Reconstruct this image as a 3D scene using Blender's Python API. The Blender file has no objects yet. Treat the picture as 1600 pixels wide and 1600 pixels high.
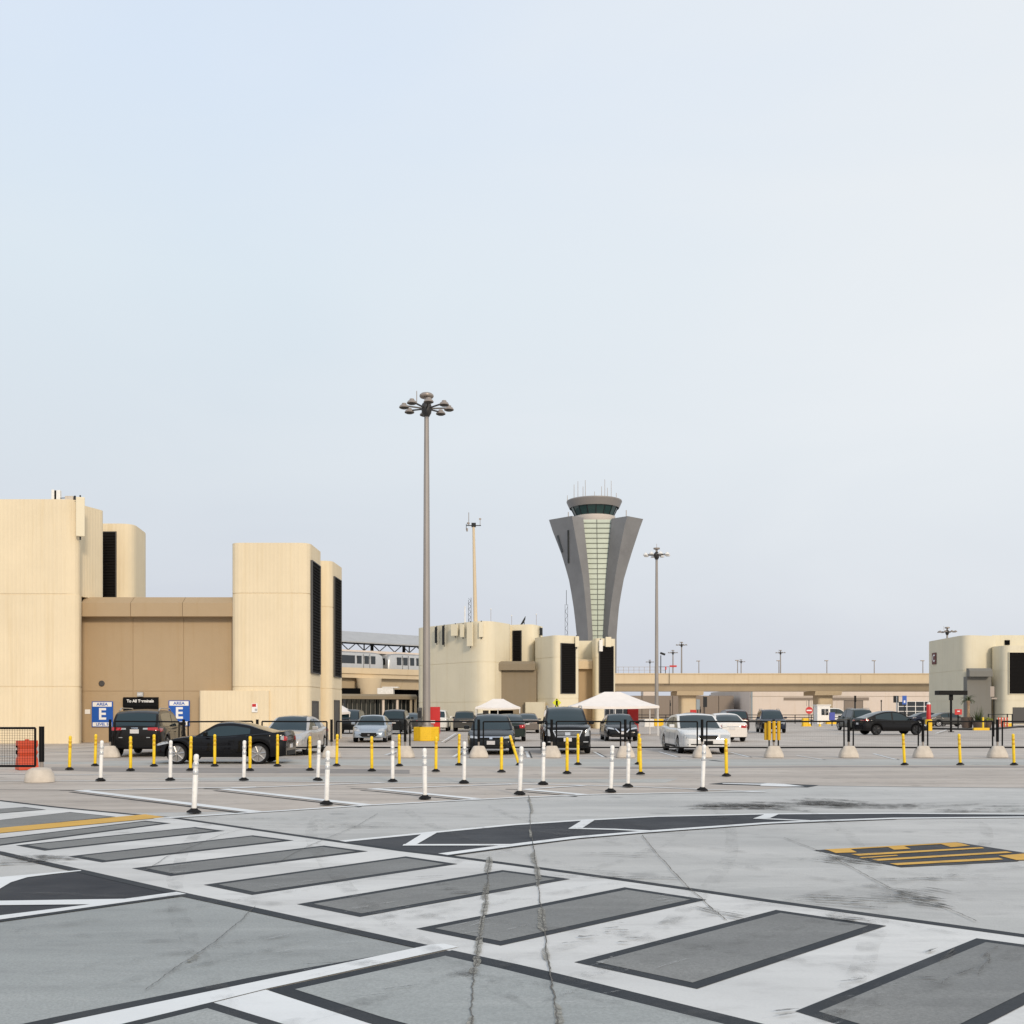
import bpy, bmesh, math, random
from mathutils import Vector, Matrix
from mathutils.bvhtree import BVHTree
R = math.radians
S = bpy.context.scene
COL = S.collection
random.seed(7)

# ------------------------------------------------------------------ camera
EYE, HOR, F = 1.7, 1110.0, 1600.0
cam = bpy.data.cameras.new('camera'); cam_o = bpy.data.objects.new('camera', cam); COL.objects.link(cam_o)
cam.sensor_width = 36.0; cam.lens = 36.0; cam.shift_y = (HOR-800)/1600
cam.clip_start = 0.1; cam.clip_end = 9000
cam_o.location = (0, 0, EYE); cam_o.rotation_euler = (R(90), 0, 0)
S.camera = cam_o

# ------------------------------------------------------------------ sun, sky, exposure
SUN_EL, SUN_AZ = R(21), R(161)      # azimuth clockwise from +Y: behind the camera on the right
sv = Vector((math.sin(SUN_AZ)*math.cos(SUN_EL), math.cos(SUN_AZ)*math.cos(SUN_EL), math.sin(SUN_EL)))
sun = bpy.data.lights.new('sun', 'SUN'); sun.energy = 2.1; sun.angle = R(9); sun.color = (1.0, 0.84, 0.64)
sun_o = bpy.data.objects.new('sun', sun); COL.objects.link(sun_o)
sun_o.rotation_euler = sv.to_track_quat('Z', 'Y').to_euler(); sun_o.location = sv*60
W = bpy.data.worlds.new('World'); S.world = W; W.use_nodes = True
nt = W.node_tree; nt.nodes.clear()
def wn(t, **k):
    n = nt.nodes.new(t)
    for a, b in k.items(): setattr(n, a, b)
    return n
sky = wn('ShaderNodeTexSky', sky_type='NISHITA', sun_disc=False, sun_elevation=SUN_EL, sun_rotation=SUN_AZ, dust_density=4.0, air_density=1.0)
tc = wn('ShaderNodeTexCoord'); sep = wn('ShaderNodeSeparateXYZ'); nt.links.new(tc.outputs['Generated'], sep.inputs[0])
ramp = wn('ShaderNodeValToRGB'); cr = ramp.color_ramp
cr.elements[0].position = 0.0; cr.elements[0].color = (.625, .652, .73, 1)
cr.elements[1].position = 1.0; cr.elements[1].color = (.62, .72, .88, 1)
for p, c in ((.08, (.655, .688, .76, 1)), (.22, (.715, .775, .835, 1)), (.38, (.735, .825, .90, 1)), (.52, (.715, .815, .945, 1)), (.7, (.69, .79, .93, 1))):
    e = cr.elements.new(p); e.color = c
nt.links.new(sep.outputs['Z'], ramp.inputs[0])
# the thin veil of high cloud is whiter towards the right
mr = wn('ShaderNodeMapRange'); mr.inputs[1].default_value = -.25; mr.inputs[2].default_value = .48
nt.links.new(sep.outputs['X'], mr.inputs[0])
zr = wn('ShaderNodeMapRange'); zr.inputs[1].default_value = 0; zr.inputs[2].default_value = .30; zr.inputs[3].default_value = .25; zr.inputs[4].default_value = 1
nt.links.new(sep.outputs['Z'], zr.inputs[0])
mm = wn('ShaderNodeMath', operation='MULTIPLY'); nt.links.new(mr.outputs[0], mm.inputs[0]); nt.links.new(zr.outputs[0], mm.inputs[1])
nz = wn('ShaderNodeTexNoise'); nz.inputs['Scale'].default_value = 2.2; nz.inputs['Detail'].default_value = 5; nz.inputs['Distortion'].default_value = .6
mp = wn('ShaderNodeMapping'); mp.inputs['Scale'].default_value = (1, 1, 3.0); nt.links.new(tc.outputs['Generated'], mp.inputs[0]); nt.links.new(mp.outputs[0], nz.inputs[0])
na = wn('ShaderNodeMath', operation='MULTIPLY_ADD'); nt.links.new(nz.outputs[0], na.inputs[0]); na.inputs[1].default_value = .75; na.inputs[2].default_value = -.37
ad = wn('ShaderNodeMath', operation='ADD', use_clamp=True); nt.links.new(mm.outputs[0], ad.inputs[0]); nt.links.new(na.outputs[0], ad.inputs[1])
mixv = wn('ShaderNodeMixRGB'); mixv.inputs[2].default_value = (.855, .89, .922, 1)
nt.links.new(ad.outputs[0], mixv.inputs[0]); nt.links.new(ramp.outputs[0], mixv.inputs[1])
scl = wn('ShaderNodeMixRGB', blend_type='MULTIPLY'); scl.inputs[0].default_value = 1; scl.inputs[2].default_value = (10, 10, 10, 1)
nt.links.new(mixv.outputs[0], scl.inputs[1])
mixs = wn('ShaderNodeMixRGB'); mixs.inputs[0].default_value = .96
nt.links.new(sky.outputs[0], mixs.inputs[1]); nt.links.new(scl.outputs[0], mixs.inputs[2])
bg = wn('ShaderNodeBackground'); bg.inputs[1].default_value = .1; nt.links.new(mixs.outputs[0], bg.inputs[0])
wo = wn('ShaderNodeOutputWorld'); nt.links.new(bg.outputs[0], wo.inputs[0])
S.view_settings.view_transform = 'Standard'; S.view_settings.look = 'None'
S.view_settings.exposure = 0.0; S.view_settings.gamma = 1.0; S.view_settings.use_curve_mapping = False

# ------------------------------------------------------------------ pixel measurements -> world
def G(px, py):
    Y = EYE*F/(py-HOR); return Vector(((px-800)/F*Y, Y, 0))
def PX(px, Y): return (px-800)/F*Y
def PZ(py, Y): return EYE+(HOR-py)/F*Y

# ------------------------------------------------------------------ materials
def srgb(r, g, b):
    f = lambda c: (c/255/12.92 if c/255 <= .04045 else ((c/255+.055)/1.055)**2.4)
    return (f(r), f(g), f(b))
def mat(name, col, rough=.6, metal=0.0, var=.0, scale=3.0, bump=.0, coat=0.0, spec=.5, stretch=(1, 1, 1), emis=None):
    m = bpy.data.materials.new(name); m.use_nodes = True; t = m.node_tree; b = t.nodes['Principled BSDF']
    b.inputs['Base Color'].default_value = (*col, 1); b.inputs['Roughness'].default_value = rough; b.inputs['Metallic'].default_value = metal
    b.inputs['Coat Weight'].default_value = coat; b.inputs['Coat Roughness'].default_value = .05; b.inputs['Specular IOR Level'].default_value = spec
    if var or bump:
        c = t.nodes.new('ShaderNodeTexCoord'); mpn = t.nodes.new('ShaderNodeMapping'); mpn.inputs['Scale'].default_value = stretch
        n = t.nodes.new('ShaderNodeTexNoise'); n.inputs['Scale'].default_value = scale; n.inputs['Detail'].default_value = 6; n.inputs['Roughness'].default_value = .6
        t.links.new(c.outputs['Object'], mpn.inputs[0]); t.links.new(mpn.outputs[0], n.inputs[0])
        if var:
            mx = t.nodes.new('ShaderNodeMixRGB')
            mx.inputs[1].default_value = (*[x*(1-var) for x in col], 1); mx.inputs[2].default_value = (*[min(1, x*(1+var)) for x in col], 1)
            rr = t.nodes.new('ShaderNodeMapRange'); rr.inputs[1].default_value = .3; rr.inputs[2].default_value = .7
            t.links.new(n.outputs[0], rr.inputs[0]); t.links.new(rr.outputs[0], mx.inputs[0]); t.links.new(mx.outputs[0], b.inputs['Base Color'])
        if bump:
            bp = t.nodes.new('ShaderNodeBump'); bp.inputs['Strength'].default_value = bump; bp.inputs['Distance'].default_value = .02
            t.links.new(n.outputs[0], bp.inputs['Height']); t.links.new(bp.outputs[0], b.inputs['Normal'])
    return m
def wall_mat(name, col, ribs=True, var=.05):
    """painted concrete: vertical ribs in relief, rain streaks and blotches"""
    m = bpy.data.materials.new(name); m.use_nodes = True; t = m.node_tree; b = t.nodes['Principled BSDF']; L = t.links.new
    b.inputs['Roughness'].default_value = .8; b.inputs['Specular IOR Level'].default_value = .25
    uv = t.nodes.new('ShaderNodeUVMap'); uv.uv_map = 'UVMap'
    def noise(sc, st, det=5):
        mpn = t.nodes.new('ShaderNodeMapping'); mpn.inputs['Scale'].default_value = st; L(uv.outputs[0], mpn.inputs[0])
        n = t.nodes.new('ShaderNodeTexNoise'); n.inputs['Scale'].default_value = sc; n.inputs['Detail'].default_value = det; n.inputs['Roughness'].default_value = .62
        L(mpn.outputs[0], n.inputs[0]); return n
    n1 = noise(1.0, (2.2, .12, 1)); n2 = noise(.35, (1, 1, 1)); n3 = noise(9, (1, 1, 1), 3)
    def mixc(fac, a, cb, mode='MIX'):
        x = t.nodes.new('ShaderNodeMixRGB'); x.blend_type = mode
        for i, v in ((0, fac), (1, a), (2, cb)):
            if isinstance(v, tuple): x.inputs[i].default_value = (*v, 1)
            elif isinstance(v, (float, int)): x.inputs[i].default_value = v
            else: L(v, x.inputs[i])
        return x.outputs[0]
    def rng(o, a, c):
        r = t.nodes.new('ShaderNodeMapRange'); r.inputs[1].default_value = a; r.inputs[2].default_value = c; L(o, r.inputs[0]); return r.outputs[0]
    dark = tuple(c*(1-var*2.0)*(1, .96, .88)[i] for i, c in enumerate(col)); lite = tuple(min(1, c*(1+var)) for c in col)
    c = mixc(rng(n2.outputs[0], .3, .7), tuple(x*(1-var) for x in col), lite)
    c = mixc(rng(n1.outputs[0], .52, .80), c, dark)
    h = n3.outputs[0]
    if ribs:
        sp = t.nodes.new('ShaderNodeSeparateXYZ'); L(uv.outputs[0], sp.inputs[0])
        mu = t.nodes.new('ShaderNodeMath'); mu.operation = 'MULTIPLY'; mu.inputs[1].default_value = 2*math.pi/.21; L(sp.outputs[0], mu.inputs[0])
        si = t.nodes.new('ShaderNodeMath'); si.operation = 'SINE'; L(mu.outputs[0], si.inputs[0])
        ab = t.nodes.new('ShaderNodeMath'); ab.operation = 'SMOOTH_MAX'; ab.inputs[1].default_value = -.2; ab.inputs[2].default_value = .4; L(si.outputs[0], ab.inputs[0])
        ad2 = t.nodes.new('ShaderNodeMath'); ad2.operation = 'MULTIPLY_ADD'; ad2.inputs[1].default_value = .25; L(n3.outputs[0], ad2.inputs[0]); L(ab.outputs[0], ad2.inputs[2])
        h = ad2.outputs[0]
    bp = t.nodes.new('ShaderNodeBump'); bp.inputs['Strength'].default_value = .30 if ribs else .25; bp.inputs['Distance'].default_value = .02
    L(h, bp.inputs['Height']); L(bp.outputs[0], b.inputs['Normal']); L(c, b.inputs['Base Color'])
    return m
def ground_mat(name, col, col2, grime=(.16, .155, .15), gr=.35, fine=.10, wear=None, streak=1.0, seed=0, holes=None):
    """pavement / paint on pavement: blotches, drag streaks, grit, optional worn-through patches"""
    m = bpy.data.materials.new(name); m.use_nodes = True; t = m.node_tree; b = t.nodes['Principled BSDF']; L = t.links.new
    b.inputs['Specular IOR Level'].default_value = .15
    tc = t.nodes.new('ShaderNodeTexCoord')
    def noise(sc, st=(1, 1, 1), det=6, rough=.6, dist=0, rot=0):
        mpn = t.nodes.new('ShaderNodeMapping'); mpn.inputs['Scale'].default_value = st; mpn.inputs['Rotation'].default_value = (0, 0, rot); mpn.inputs['Location'].default_value = (seed*3.7, seed*1.3, 0)
        L(tc.outputs['Object'], mpn.inputs[0])
        n = t.nodes.new('ShaderNodeTexNoise'); n.inputs['Scale'].default_value = sc; n.inputs['Detail'].default_value = det; n.inputs['Roughness'].default_value = rough; n.inputs['Distortion'].default_value = dist
        L(mpn.outputs[0], n.inputs[0]); return n.outputs[0]
    def rng(o, a, c, d=0, e=1):
        r = t.nodes.new('ShaderNodeMapRange'); r.inputs[1].default_value = a; r.inputs[2].default_value = c; r.inputs[3].default_value = d; r.inputs[4].default_value = e; L(o, r.inputs[0]); return r.outputs[0]
    def mixc(fac, a, cb, mode='MIX'):
        x = t.nodes.new('ShaderNodeMixRGB'); x.blend_type = mode
        for i, v in ((0, fac), (1, a), (2, cb)):
            if isinstance(v, tuple): x.inputs[i].default_value = (*v, 1)
            elif isinstance(v, (float, int)): x.inputs[i].default_value = v
            else: L(v, x.inputs[i])
        return x.outputs[0]
    c = mixc(rng(noise(.22, dist=.5), .35, .65), col, col2)
    c = mixc(rng(noise(.10, (.35, 1.8, 1), rot=-.1, dist=1.0), .50, .72, 0, .55), c, tuple(x*.86 for x in col))
    c = mixc(rng(noise(1.3, (.25, 2.2, 1), rot=.05, dist=.5), .55, .75, 0, .5), c, tuple(min(1, x*1.10) for x in col2))
    c = mixc(rng(noise(.45, (.22, 1.6, 1), rot=.12, dist=.8), .44, .74, 0, gr*streak*.8), c, grime)          # long drag streaks
    c = mixc(rng(noise(2.6, (.5, 1.2, 1), det=8, rough=.7), .52, .76, 0, gr*.75), c, grime)                # small dirt
    c = mixc(rng(noise(.9, det=9, rough=.72, dist=1.2), .55, .72, 0, gr*.8), c, tuple(x*.75 for x in col))
    vo = t.nodes.new('ShaderNodeTexVoronoi'); vo.inputs['Scale'].default_value = .55; L(tc.outputs['Object'], vo.inputs['Vector'])
    vd = t.nodes.new('ShaderNodeMath'); vd.operation = 'MULTIPLY_ADD'; vd.inputs[1].default_value = .16; L(noise(6, det=4), vd.inputs[0]); L(vo.outputs['Distance'], vd.inputs[2])
    c = mixc(rng(vd.outputs[0], .13, .19, .5, 0), c, grime)                                              # oil drips
    g = noise(55, det=3, rough=.8)
    c = mixc(rng(g, .35, .75, 0, fine*2.5), c, tuple(x*.55 for x in col))
    if wear:
        w = mixc(rng(noise(1.7, det=10, rough=.78, dist=.6), .62, .70), c, wear); c = w
    if holes: L(rng(noise(holes[2], det=8, rough=.75), holes[0], holes[1]), b.inputs['Alpha'])     # worn-through gaps
    L(c, b.inputs['Base Color'])
    L(rng(noise(1.1), .3, .7, .62, .85), b.inputs['Roughness'])
    bp = t.nodes.new('ShaderNodeBump'); bp.inputs['Strength'].default_value = .25; bp.inputs['Distance'].default_value = .006
    L(g, bp.inputs['Height']); L(bp.outputs[0], b.inputs['Normal'])
    return m

M = {}
M['cream'] = wall_mat('cream ribbed concrete', (.75, .638, .455))
M['cream2'] = wall_mat('cream smooth concrete', (.745, .672, .51), ribs=False, var=.04)
M['cream3'] = wall_mat('grey cream concrete', (.68, .625, .485), ribs=False, var=.04)
M['tan'] = wall_mat('tan painted wall', (.42, .315, .20), ribs=False, var=.035)
M['taupe'] = wall_mat('taupe painted wall', (.25, .205, .145), ribs=False, var=.03)
M['greywall'] = wall_mat('grey painted wall', (.19, .185, .17), ribs=False, var=.03)
M['viaduct'] = wall_mat('viaduct concrete', (.64, .52, .36), ribs=False, var=.05)
M['white_wall'] = wall_mat('pale panel wall', (.66, .57, .50), ribs=False, var=.03)
M['brown_wall'] = wall_mat('brown panel wall', (.25, .205, .17), ribs=False, var=.03)
M['bluegrey'] = mat('blue grey metal cladding', (.22, .26, .29), .4, .3, .1, 1)
M['louver'] = mat('black louver', (.010, .009, .009), .8, spec=.1)
M['dark_door'] = mat('dark grey door', (.06, .058, .058), .5)
M['black'] = mat('black painted steel', (.004, .004, .0045), .45, spec=.15)
M['rubber'] = mat('black rubber', (.010, .010, .011), .8, var=.2, scale=20, spec=.2)
M['void'] = mat('dark interior and shade', (.004, .004, .0045), .9, spec=.05)
M['glass_dark'] = mat('dark window glass', (.010, .014, .016), .06, spec=.9)
M['glass_tint'] = mat('tinted car glass', (.014, .030, .037), .03, spec=.6)
M['pole'] = mat('galvanised pole', (.30, .275, .258), .5, .2, .10, 2, stretch=(1, 1, .2))
M['lamp_head'] = mat('lamp housing', (.30, .26, .23), .4, .3)
M['lamp_sunlit'] = mat('sunlit lamp housing', (.75, .74, .72), .35)  # lighter copy of the lamp housing, sunlight put into its colour
M['lamp_dark'] = mat('dark lamp underside', (.03, .028, .027), .5)
M['yellow'] = mat('yellow plastic', (.82, .55, .008), .45, var=.14, scale=9)
M['yellow_deep'] = mat('yellow plastic band', (.62, .36, .006), .35)
M['yellow_conc'] = mat('yellow painted concrete', (.80, .50, .015), .6, var=.08, scale=3, bump=.2)
M['white_pl'] = mat('white plastic', (.77, .755, .73), .45, var=.12, scale=9)
M['white_band'] = mat('grey reflective band', (.52, .53, .54), .25, .2)
M['base_conc'] = mat('pale cast concrete', (.56, .50, .43), .85, var=.12, scale=5, bump=.5)
M['orange'] = mat('orange barrier plastic', (.54, .060, .018), .5, var=.10, scale=4)
M['red'] = mat('red painted metal', (.52, .015, .015), .4)
M['blue'] = mat('blue sign face', (.008, .09, .42), .4)
M['white'] = mat('white sign face', (.80, .80, .80), .45)
M['tent'] = mat('white tent fabric', (.80, .75, .71), .7, var=.04, scale=2)
M['chrome'] = mat('chrome', (.75, .75, .76), .12, 1.0)
M['alu'] = mat('alloy wheel metal', (.42, .41, .40), .3, .8)
M['dark_rim'] = mat('dark alloy wheel metal', (.05, .05, .052), .3, .7)
M['trim'] = mat('black car trim', (.005, .005, .0055), .5, spec=.2)
M['lamp_clear'] = mat('clear headlight lens', (.44, .46, .48), .08, .2, coat=1)
M['lamp_red'] = mat('red tail light lens', (.42, .008, .010), .12, coat=1)
M['plate'] = mat('licence plate', (.62, .60, .60), .5, var=.15, scale=30)
M['tower_metal'] = mat('tower metal panels', (.205, .203, .205), .42, .0, .12, .25, spec=.35)
M['tower_roof'] = mat('tower cab fascia', (.26, .24, .23), .5, .1)
M['tower_white'] = mat('tower white ring', (.70, .64, .58), .5)
M['tower_glass'] = mat('pale green curtain glass', (.50, .555, .455), .18, .0, .06, .4, spec=.8)
M['tower_cab'] = mat('dark green cab glass', (.012, .045, .042), .05, spec=.9)
M['mullion'] = mat('dark mullion', (.11, .12, .10), .5)
M['roof_grey'] = mat('grey metal roof', (.42, .42, .42), .5, .2, .06, 1)
M['steel'] = mat('dark steel truss', (.022, .024, .027), .55, .1, spec=.2)
M['train'] = mat('train body silver', (.52, .53, .54), .3, .3, .05, 2)
M['pot'] = mat('brown planter', (.10, .07, .055), .7, var=.2, scale=6)
M['leaf'] = mat('palm leaf', (.055, .075, .022), .6, var=.35, scale=4)
M['trunk'] = mat('palm trunk', (.36, .25, .16), .9, var=.3, scale=12, bump=.6)
M['asphalt_kerb'] = mat('black kerb', (.03, .03, .03), .8)

# ------------------------------------------------------------------ mesh builder
ORG = {}
class MB:
    def __init__(s): s.v = []; s.f = []; s.uv = {}
    def add(s, vs, fs, uvs=None):
        o = len(s.v); s.v += [Vector(p) for p in vs]
        for i, f in enumerate(fs):
            if uvs: s.uv[len(s.f)] = uvs[i]
            s.f.append([o+k for k in f])
        return s
    def box(s, c, d, rz=0, rx=0, ry=0):
        m = Matrix.Translation(c) @ Matrix.Rotation(rz, 4, 'Z') @ Matrix.Rotation(ry, 4, 'Y') @ Matrix.Rotation(rx, 4, 'X')
        x, y, z = d[0]/2, d[1]/2, d[2]/2
        vs = [m @ Vector(p) for p in ((-x,-y,-z),(x,-y,-z),(x,y,-z),(-x,y,-z),(-x,-y,z),(x,-y,z),(x,y,z),(-x,y,z))]
        return s.add(vs, [(3,2,1,0),(4,5,6,7),(0,1,5,4),(1,2,6,5),(2,3,7,6),(3,0,4,7)])
    def bar(s, a, b, w, h=None):
        """square bar from a to b"""
        return s.tube(a, b, w*.7071, None if h is None else h*.7071, 4, rot=math.pi/4)
    def tube(s, a, b, r0, r1=None, n=10, rot=0, caps=True):
        a = Vector(a); b = Vector(b); r1 = r0 if r1 is None else r1
        q = (b-a).to_track_quat('Z', 'Y')
        vs = []
        for p, r in ((a, r0), (b, r1)):
            for k in range(n):
                t = 2*math.pi*k/n+rot; vs.append(p+q @ Vector((r*math.cos(t), r*math.sin(t), 0)))
        fs = [(k, (k+1) % n, n+(k+1) % n, n+k) for k in range(n)]
        if caps: fs += [tuple(range(n-1, -1, -1)), tuple(range(n, 2*n))]
        return s.add(vs, fs)
    def lathe(s, prof, c=(0, 0, 0), n=20, axis='Z'):
        c = Vector(c); vs = []
        for r, z in prof:
            for k in range(n):
                t = 2*math.pi*k/n
                p = Vector((r*math.cos(t), r*math.sin(t), z))
                if axis == 'Y': p = Vector((p.x, p.z, p.y))
                vs.append(c+p)
        fs = []
        for i in range(len(prof)-1):
            for k in range(n):
                f = (i*n+k, i*n+(k+1) % n, (i+1)*n+(k+1) % n, (i+1)*n+k)
                fs.append(f if axis == 'Z' else f[::-1])
        m = len(prof)
        for r, i, rev in ((prof[0][0], 0, True), (prof[-1][0], m-1, False)):
            if r > 1e-4:
                f = tuple(range(i*n, i*n+n)); f = f[::-1] if rev else f
                fs.append(f if axis == 'Z' else f[::-1])
        return s.add(vs, fs)
    def prism(s, poly, z0, z1, cap=True):
        """vertical prism over plan polygon (any winding); UV in metres along the wall"""
        n = len(poly)
        A = sum(poly[i][0]*poly[(i+1) % n][1]-poly[(i+1) % n][0]*poly[i][1] for i in range(n))
        if A < 0: poly = poly[::-1]
        vs = [(p[0], p[1], z0) for p in poly]+[(p[0], p[1], z1) for p in poly]
        fs, uv = [], []; u = 0
        for i in range(n):
            j = (i+1) % n; d = math.hypot(poly[j][0]-poly[i][0], poly[j][1]-poly[i][1])
            fs.append((i, j, n+j, n+i)); uv.append([(u, z0), (u+d, z0), (u+d, z1), (u, z1)]); u += d
        if cap:
            fs += [tuple(range(n-1, -1, -1)), tuple(range(n, 2*n))]
            uv += [[(poly[i][0], poly[i][1]) for i in range(n-1, -1, -1)], [(poly[i][0], poly[i][1]) for i in range(n)]]
        return s.add(vs, fs, uv)
    def extr(s, prof, a, b):
        """profile (d, z) swept along the horizontal line a->b; d is measured to the right-hand side of the line"""
        a = Vector((a[0], a[1], 0)); b = Vector((b[0], b[1], 0)); t = (b-a).normalized(); nrm = Vector((t.y, -t.x, 0)); n = len(prof); l = (b-a).length
        vs = [p+nrm*d+Vector((0, 0, z)) for p in (a, b) for d, z in prof]
        fs, uv = [], []; w = 0
        for i in range(n):
            j = (i+1) % n; dl = math.hypot(prof[j][0]-prof[i][0], prof[j][1]-prof[i][1])
            fs.append((i, n+i, n+j, j)); uv.append([(0, w), (l, w), (l, w+dl), (0, w+dl)]); w += dl
        fs += [tuple(range(n)), tuple(range(2*n-1, n-1, -1))]; uv += [[(d, z) for d, z in prof], [(d, z) for d, z in prof[::-1]]]
        return s.add(vs, fs, uv)
    def sheet(s, pts, z=0.0):
        n = len(pts); s.k = getattr(s, 'k', 0)+1; z = (z+s.k*.00012)*.45      # never two sheets in one plane
        A = sum(pts[i][0]*pts[(i+1) % n][1]-pts[(i+1) % n][0]*pts[i][1] for i in range(n))
        if A < 0: pts = pts[::-1]
        return s.add([(p[0], p[1], z) for p in pts], [tuple(range(n))])
    def build(s, name, m, parent=None, at=None, smooth=35, bevel=0, rz=0):
        off = Vector((0, 0, 0))
        if parent is not None: off = ORG.get(parent.name, off)
        elif at is not None: off = Vector(at)
        me = bpy.data.meshes.new(name); me.from_pydata([p-off for p in s.v], [], s.f); me.update()
        if s.uv:
            ul = me.uv_layers.new(name='UVMap')
            for pi, p in enumerate(me.polygons):
                if pi in s.uv:
                    for k, li in enumerate(p.loop_indices): ul.data[li].uv = s.uv[pi][k]
        me.materials.append(M[m] if isinstance(m, str) else m)
        bm = bmesh.new(); bm.from_mesh(me); bmesh.ops.recalc_face_normals(bm, faces=bm.faces) if not getattr(s, 'keep', False) else None
        bm.to_mesh(me); bm.free()
        if smooth:
            me.polygons.foreach_set('use_smooth', [True]*len(me.polygons)); me.set_sharp_from_angle(angle=R(smooth))
        o = bpy.data.objects.new(name, me); COL.objects.link(o)
        if parent is not None: o.parent = parent; ORG[o.name] = off.copy()
        elif at is not None: o.location = at; ORG[o.name] = Vector(at)
        if bevel:
            b = o.modifiers.new('bevel', 'BEVEL'); b.width = bevel; b.segments = 2; b.limit_method = 'ANGLE'; b.angle_limit = R(40)
        return o
def tag(o, label=None, cat=None, group=None, kind=None):
    if label: o['label'] = label
    if cat: o['category'] = cat
    if group: o['group'] = group
    if kind: o['kind'] = kind
    return o
def thing(name, label, cat, loc, rz=0, group=None, world=False):
    o = bpy.data.objects.new(name, None); COL.objects.link(o); o.empty_display_size = .3
    o.location = loc; o.rotation_euler = (0, 0, rz)
    ORG[o.name] = Vector(loc) if world else Vector((0, 0, 0))
    return tag(o, label, cat, group)
def copy_tree(o, parent=None):
    c = o.copy(); COL.objects.link(c)
    if parent is not None: c.parent = parent
    for ch in list(o.children): copy_tree(ch, c)
    return c
def rpoly(pts, rad, n=7):
    out = []; N = len(pts)
    for i, p in enumerate(pts):
        r = rad[i] if isinstance(rad, (list, tuple)) else rad
        p = Vector(p); a = Vector(pts[i-1]); b = Vector(pts[(i+1) % N])
        if not r: out.append(tuple(p)); continue
        da = min(r, (a-p).length*.49); db = min(r, (b-p).length*.49)
        A = p+(a-p).normalized()*da; B = p+(b-p).normalized()*db
        for k in range(n+1):
            t = k/n; out.append(tuple(A*(1-t)**2+p*2*t*(1-t)+B*t*t))
    return out
def inset(pts, d):
    n = len(pts); pts = [Vector((p[0], p[1])) for p in pts]
    A = sum(pts[i].x*pts[(i+1) % n].y-pts[(i+1) % n].x*pts[i].y for i in range(n)); sg = 1 if A > 0 else -1
    out = []
    for i in range(n):
        p, a, b = pts[i], pts[i-1], pts[(i+1) % n]
        e1 = (p-a).normalized(); e2 = (b-p).normalized(); n1 = Vector((-e1.y, e1.x))*sg; n2 = Vector((-e2.y, e2.x))*sg
        k = 1+n1.dot(n2); out.append(p+(n1+n2)/max(k, .15)*d)
    return out
def text_mesh(body, size, m, parent, loc, rot=(R(90), 0, 0), name='lettering', bold=.0, ext=.004, sx=1.0):
    cu = bpy.data.curves.new(name, 'FONT'); cu.body = body; cu.size = size; cu.align_x = 'CENTER'; cu.align_y = 'CENTER'; cu.extrude = ext; cu.offset = bold
    to = bpy.data.objects.new('tmp', cu); COL.objects.link(to)
    bpy.context.view_layer.update()
    me = bpy.data.meshes.new_from_object(to.evaluated_get(bpy.context.evaluated_depsgraph_get()))
    bpy.data.objects.remove(to); me.name = name; me.materials.clear(); me.materials.append(M[m])
    o = bpy.data.objects.new(name, me); COL.objects.link(o); o.parent = parent
    o.location = Vector(loc)-ORG.get(parent.name, Vector((0, 0, 0))); o.rotation_euler = rot; o.scale = (sx, 1, 1)
    return o

# ================================================================== GROUND
M['deck'] = ground_mat('pale grey deck concrete', (.505, .505, .49), (.605, .595, .575), grime=(.25, .25, .25), gr=.5, fine=.18)
M['lot'] = ground_mat('warm grey lot pavement', (.485, .43, .38), (.58, .525, .47), grime=(.20, .175, .16), gr=.55, fine=.06, streak=1.3, seed=3)
M['pale_strip'] = ground_mat('pale sealed strip', (.445, .445, .42), (.49, .485, .46), gr=.35, fine=.05, seed=5)
M['dark_strip'] = ground_mat('dark sealed strip', (.27, .25, .24), (.33, .305, .285), gr=.4, fine=.05, seed=6)
M['road_white'] = ground_mat('worn crosswalk white', (.64, .64, .63), (.71, .703, .685), grime=(.28, .275, .27), gr=.52, fine=.06, seed=1, holes=(.25, .31, 8))
M['line_white'] = ground_mat('bright line white', (.74, .755, .76), (.80, .81, .81), grime=(.40, .40, .40), gr=.22, fine=.03, wear=(.50, .50, .50), seed=2, holes=(.26, .32, 8))
M['cell'] = ground_mat('grey coated cell', (.235, .24, .237), (.31, .31, .30), grime=(.14, .14, .14), gr=.6, fine=.26, seed=4)
M['bay'] = ground_mat('blue grey coated bay', (.385, .405, .40), (.475, .488, .478), grime=(.19, .195, .20), gr=.6, fine=.28, seed=8)
M['coat'] = ground_mat('dark grey border coat', (.036, .042, .050), (.052, .058, .066), grime=(.085, .085, .085), gr=.4, fine=.18, seed=9, holes=(.28, .34, 9))
M['asphalt'] = ground_mat('dark asphalt coat', (.038, .041, .049), (.058, .062, .070), grime=(.10, .10, .105), gr=.35, fine=.08, seed=10)
M['line_yellow'] = ground_mat('worn road yellow', (.66, .37, .07), (.72, .44, .11), grime=(.34, .22, .08), gr=.35, fine=.06, seed=11)
M['crack'] = ground_mat('open crack', (.10, .098, .09), (.17, .16, .145), gr=.3, fine=.1, seed=12)
M['patch'] = ground_mat('crack filler mortar', (.33, .32, .285), (.44, .425, .38), grime=(.16, .15, .13), gr=.6, fine=.3, seed=13, holes=(.38, .58, 16))
M['scuff'] = ground_mat('tyre scuff', (.10, .098, .094), (.20, .195, .185), gr=.4, fine=.1, seed=14, holes=(.40, .66, 7))
M['trail'] = ground_mat('faint tyre trail', (.16, .158, .155), (.22, .217, .21), gr=.3, fine=.1, seed=15, holes=(.47, 1.35, 3.6))
M['scratch'] = ground_mat('pale scrape', (.50, .50, .49), (.58, .58, .57), gr=.2, fine=.05, seed=16, holes=(.48, .80, 6))

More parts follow.
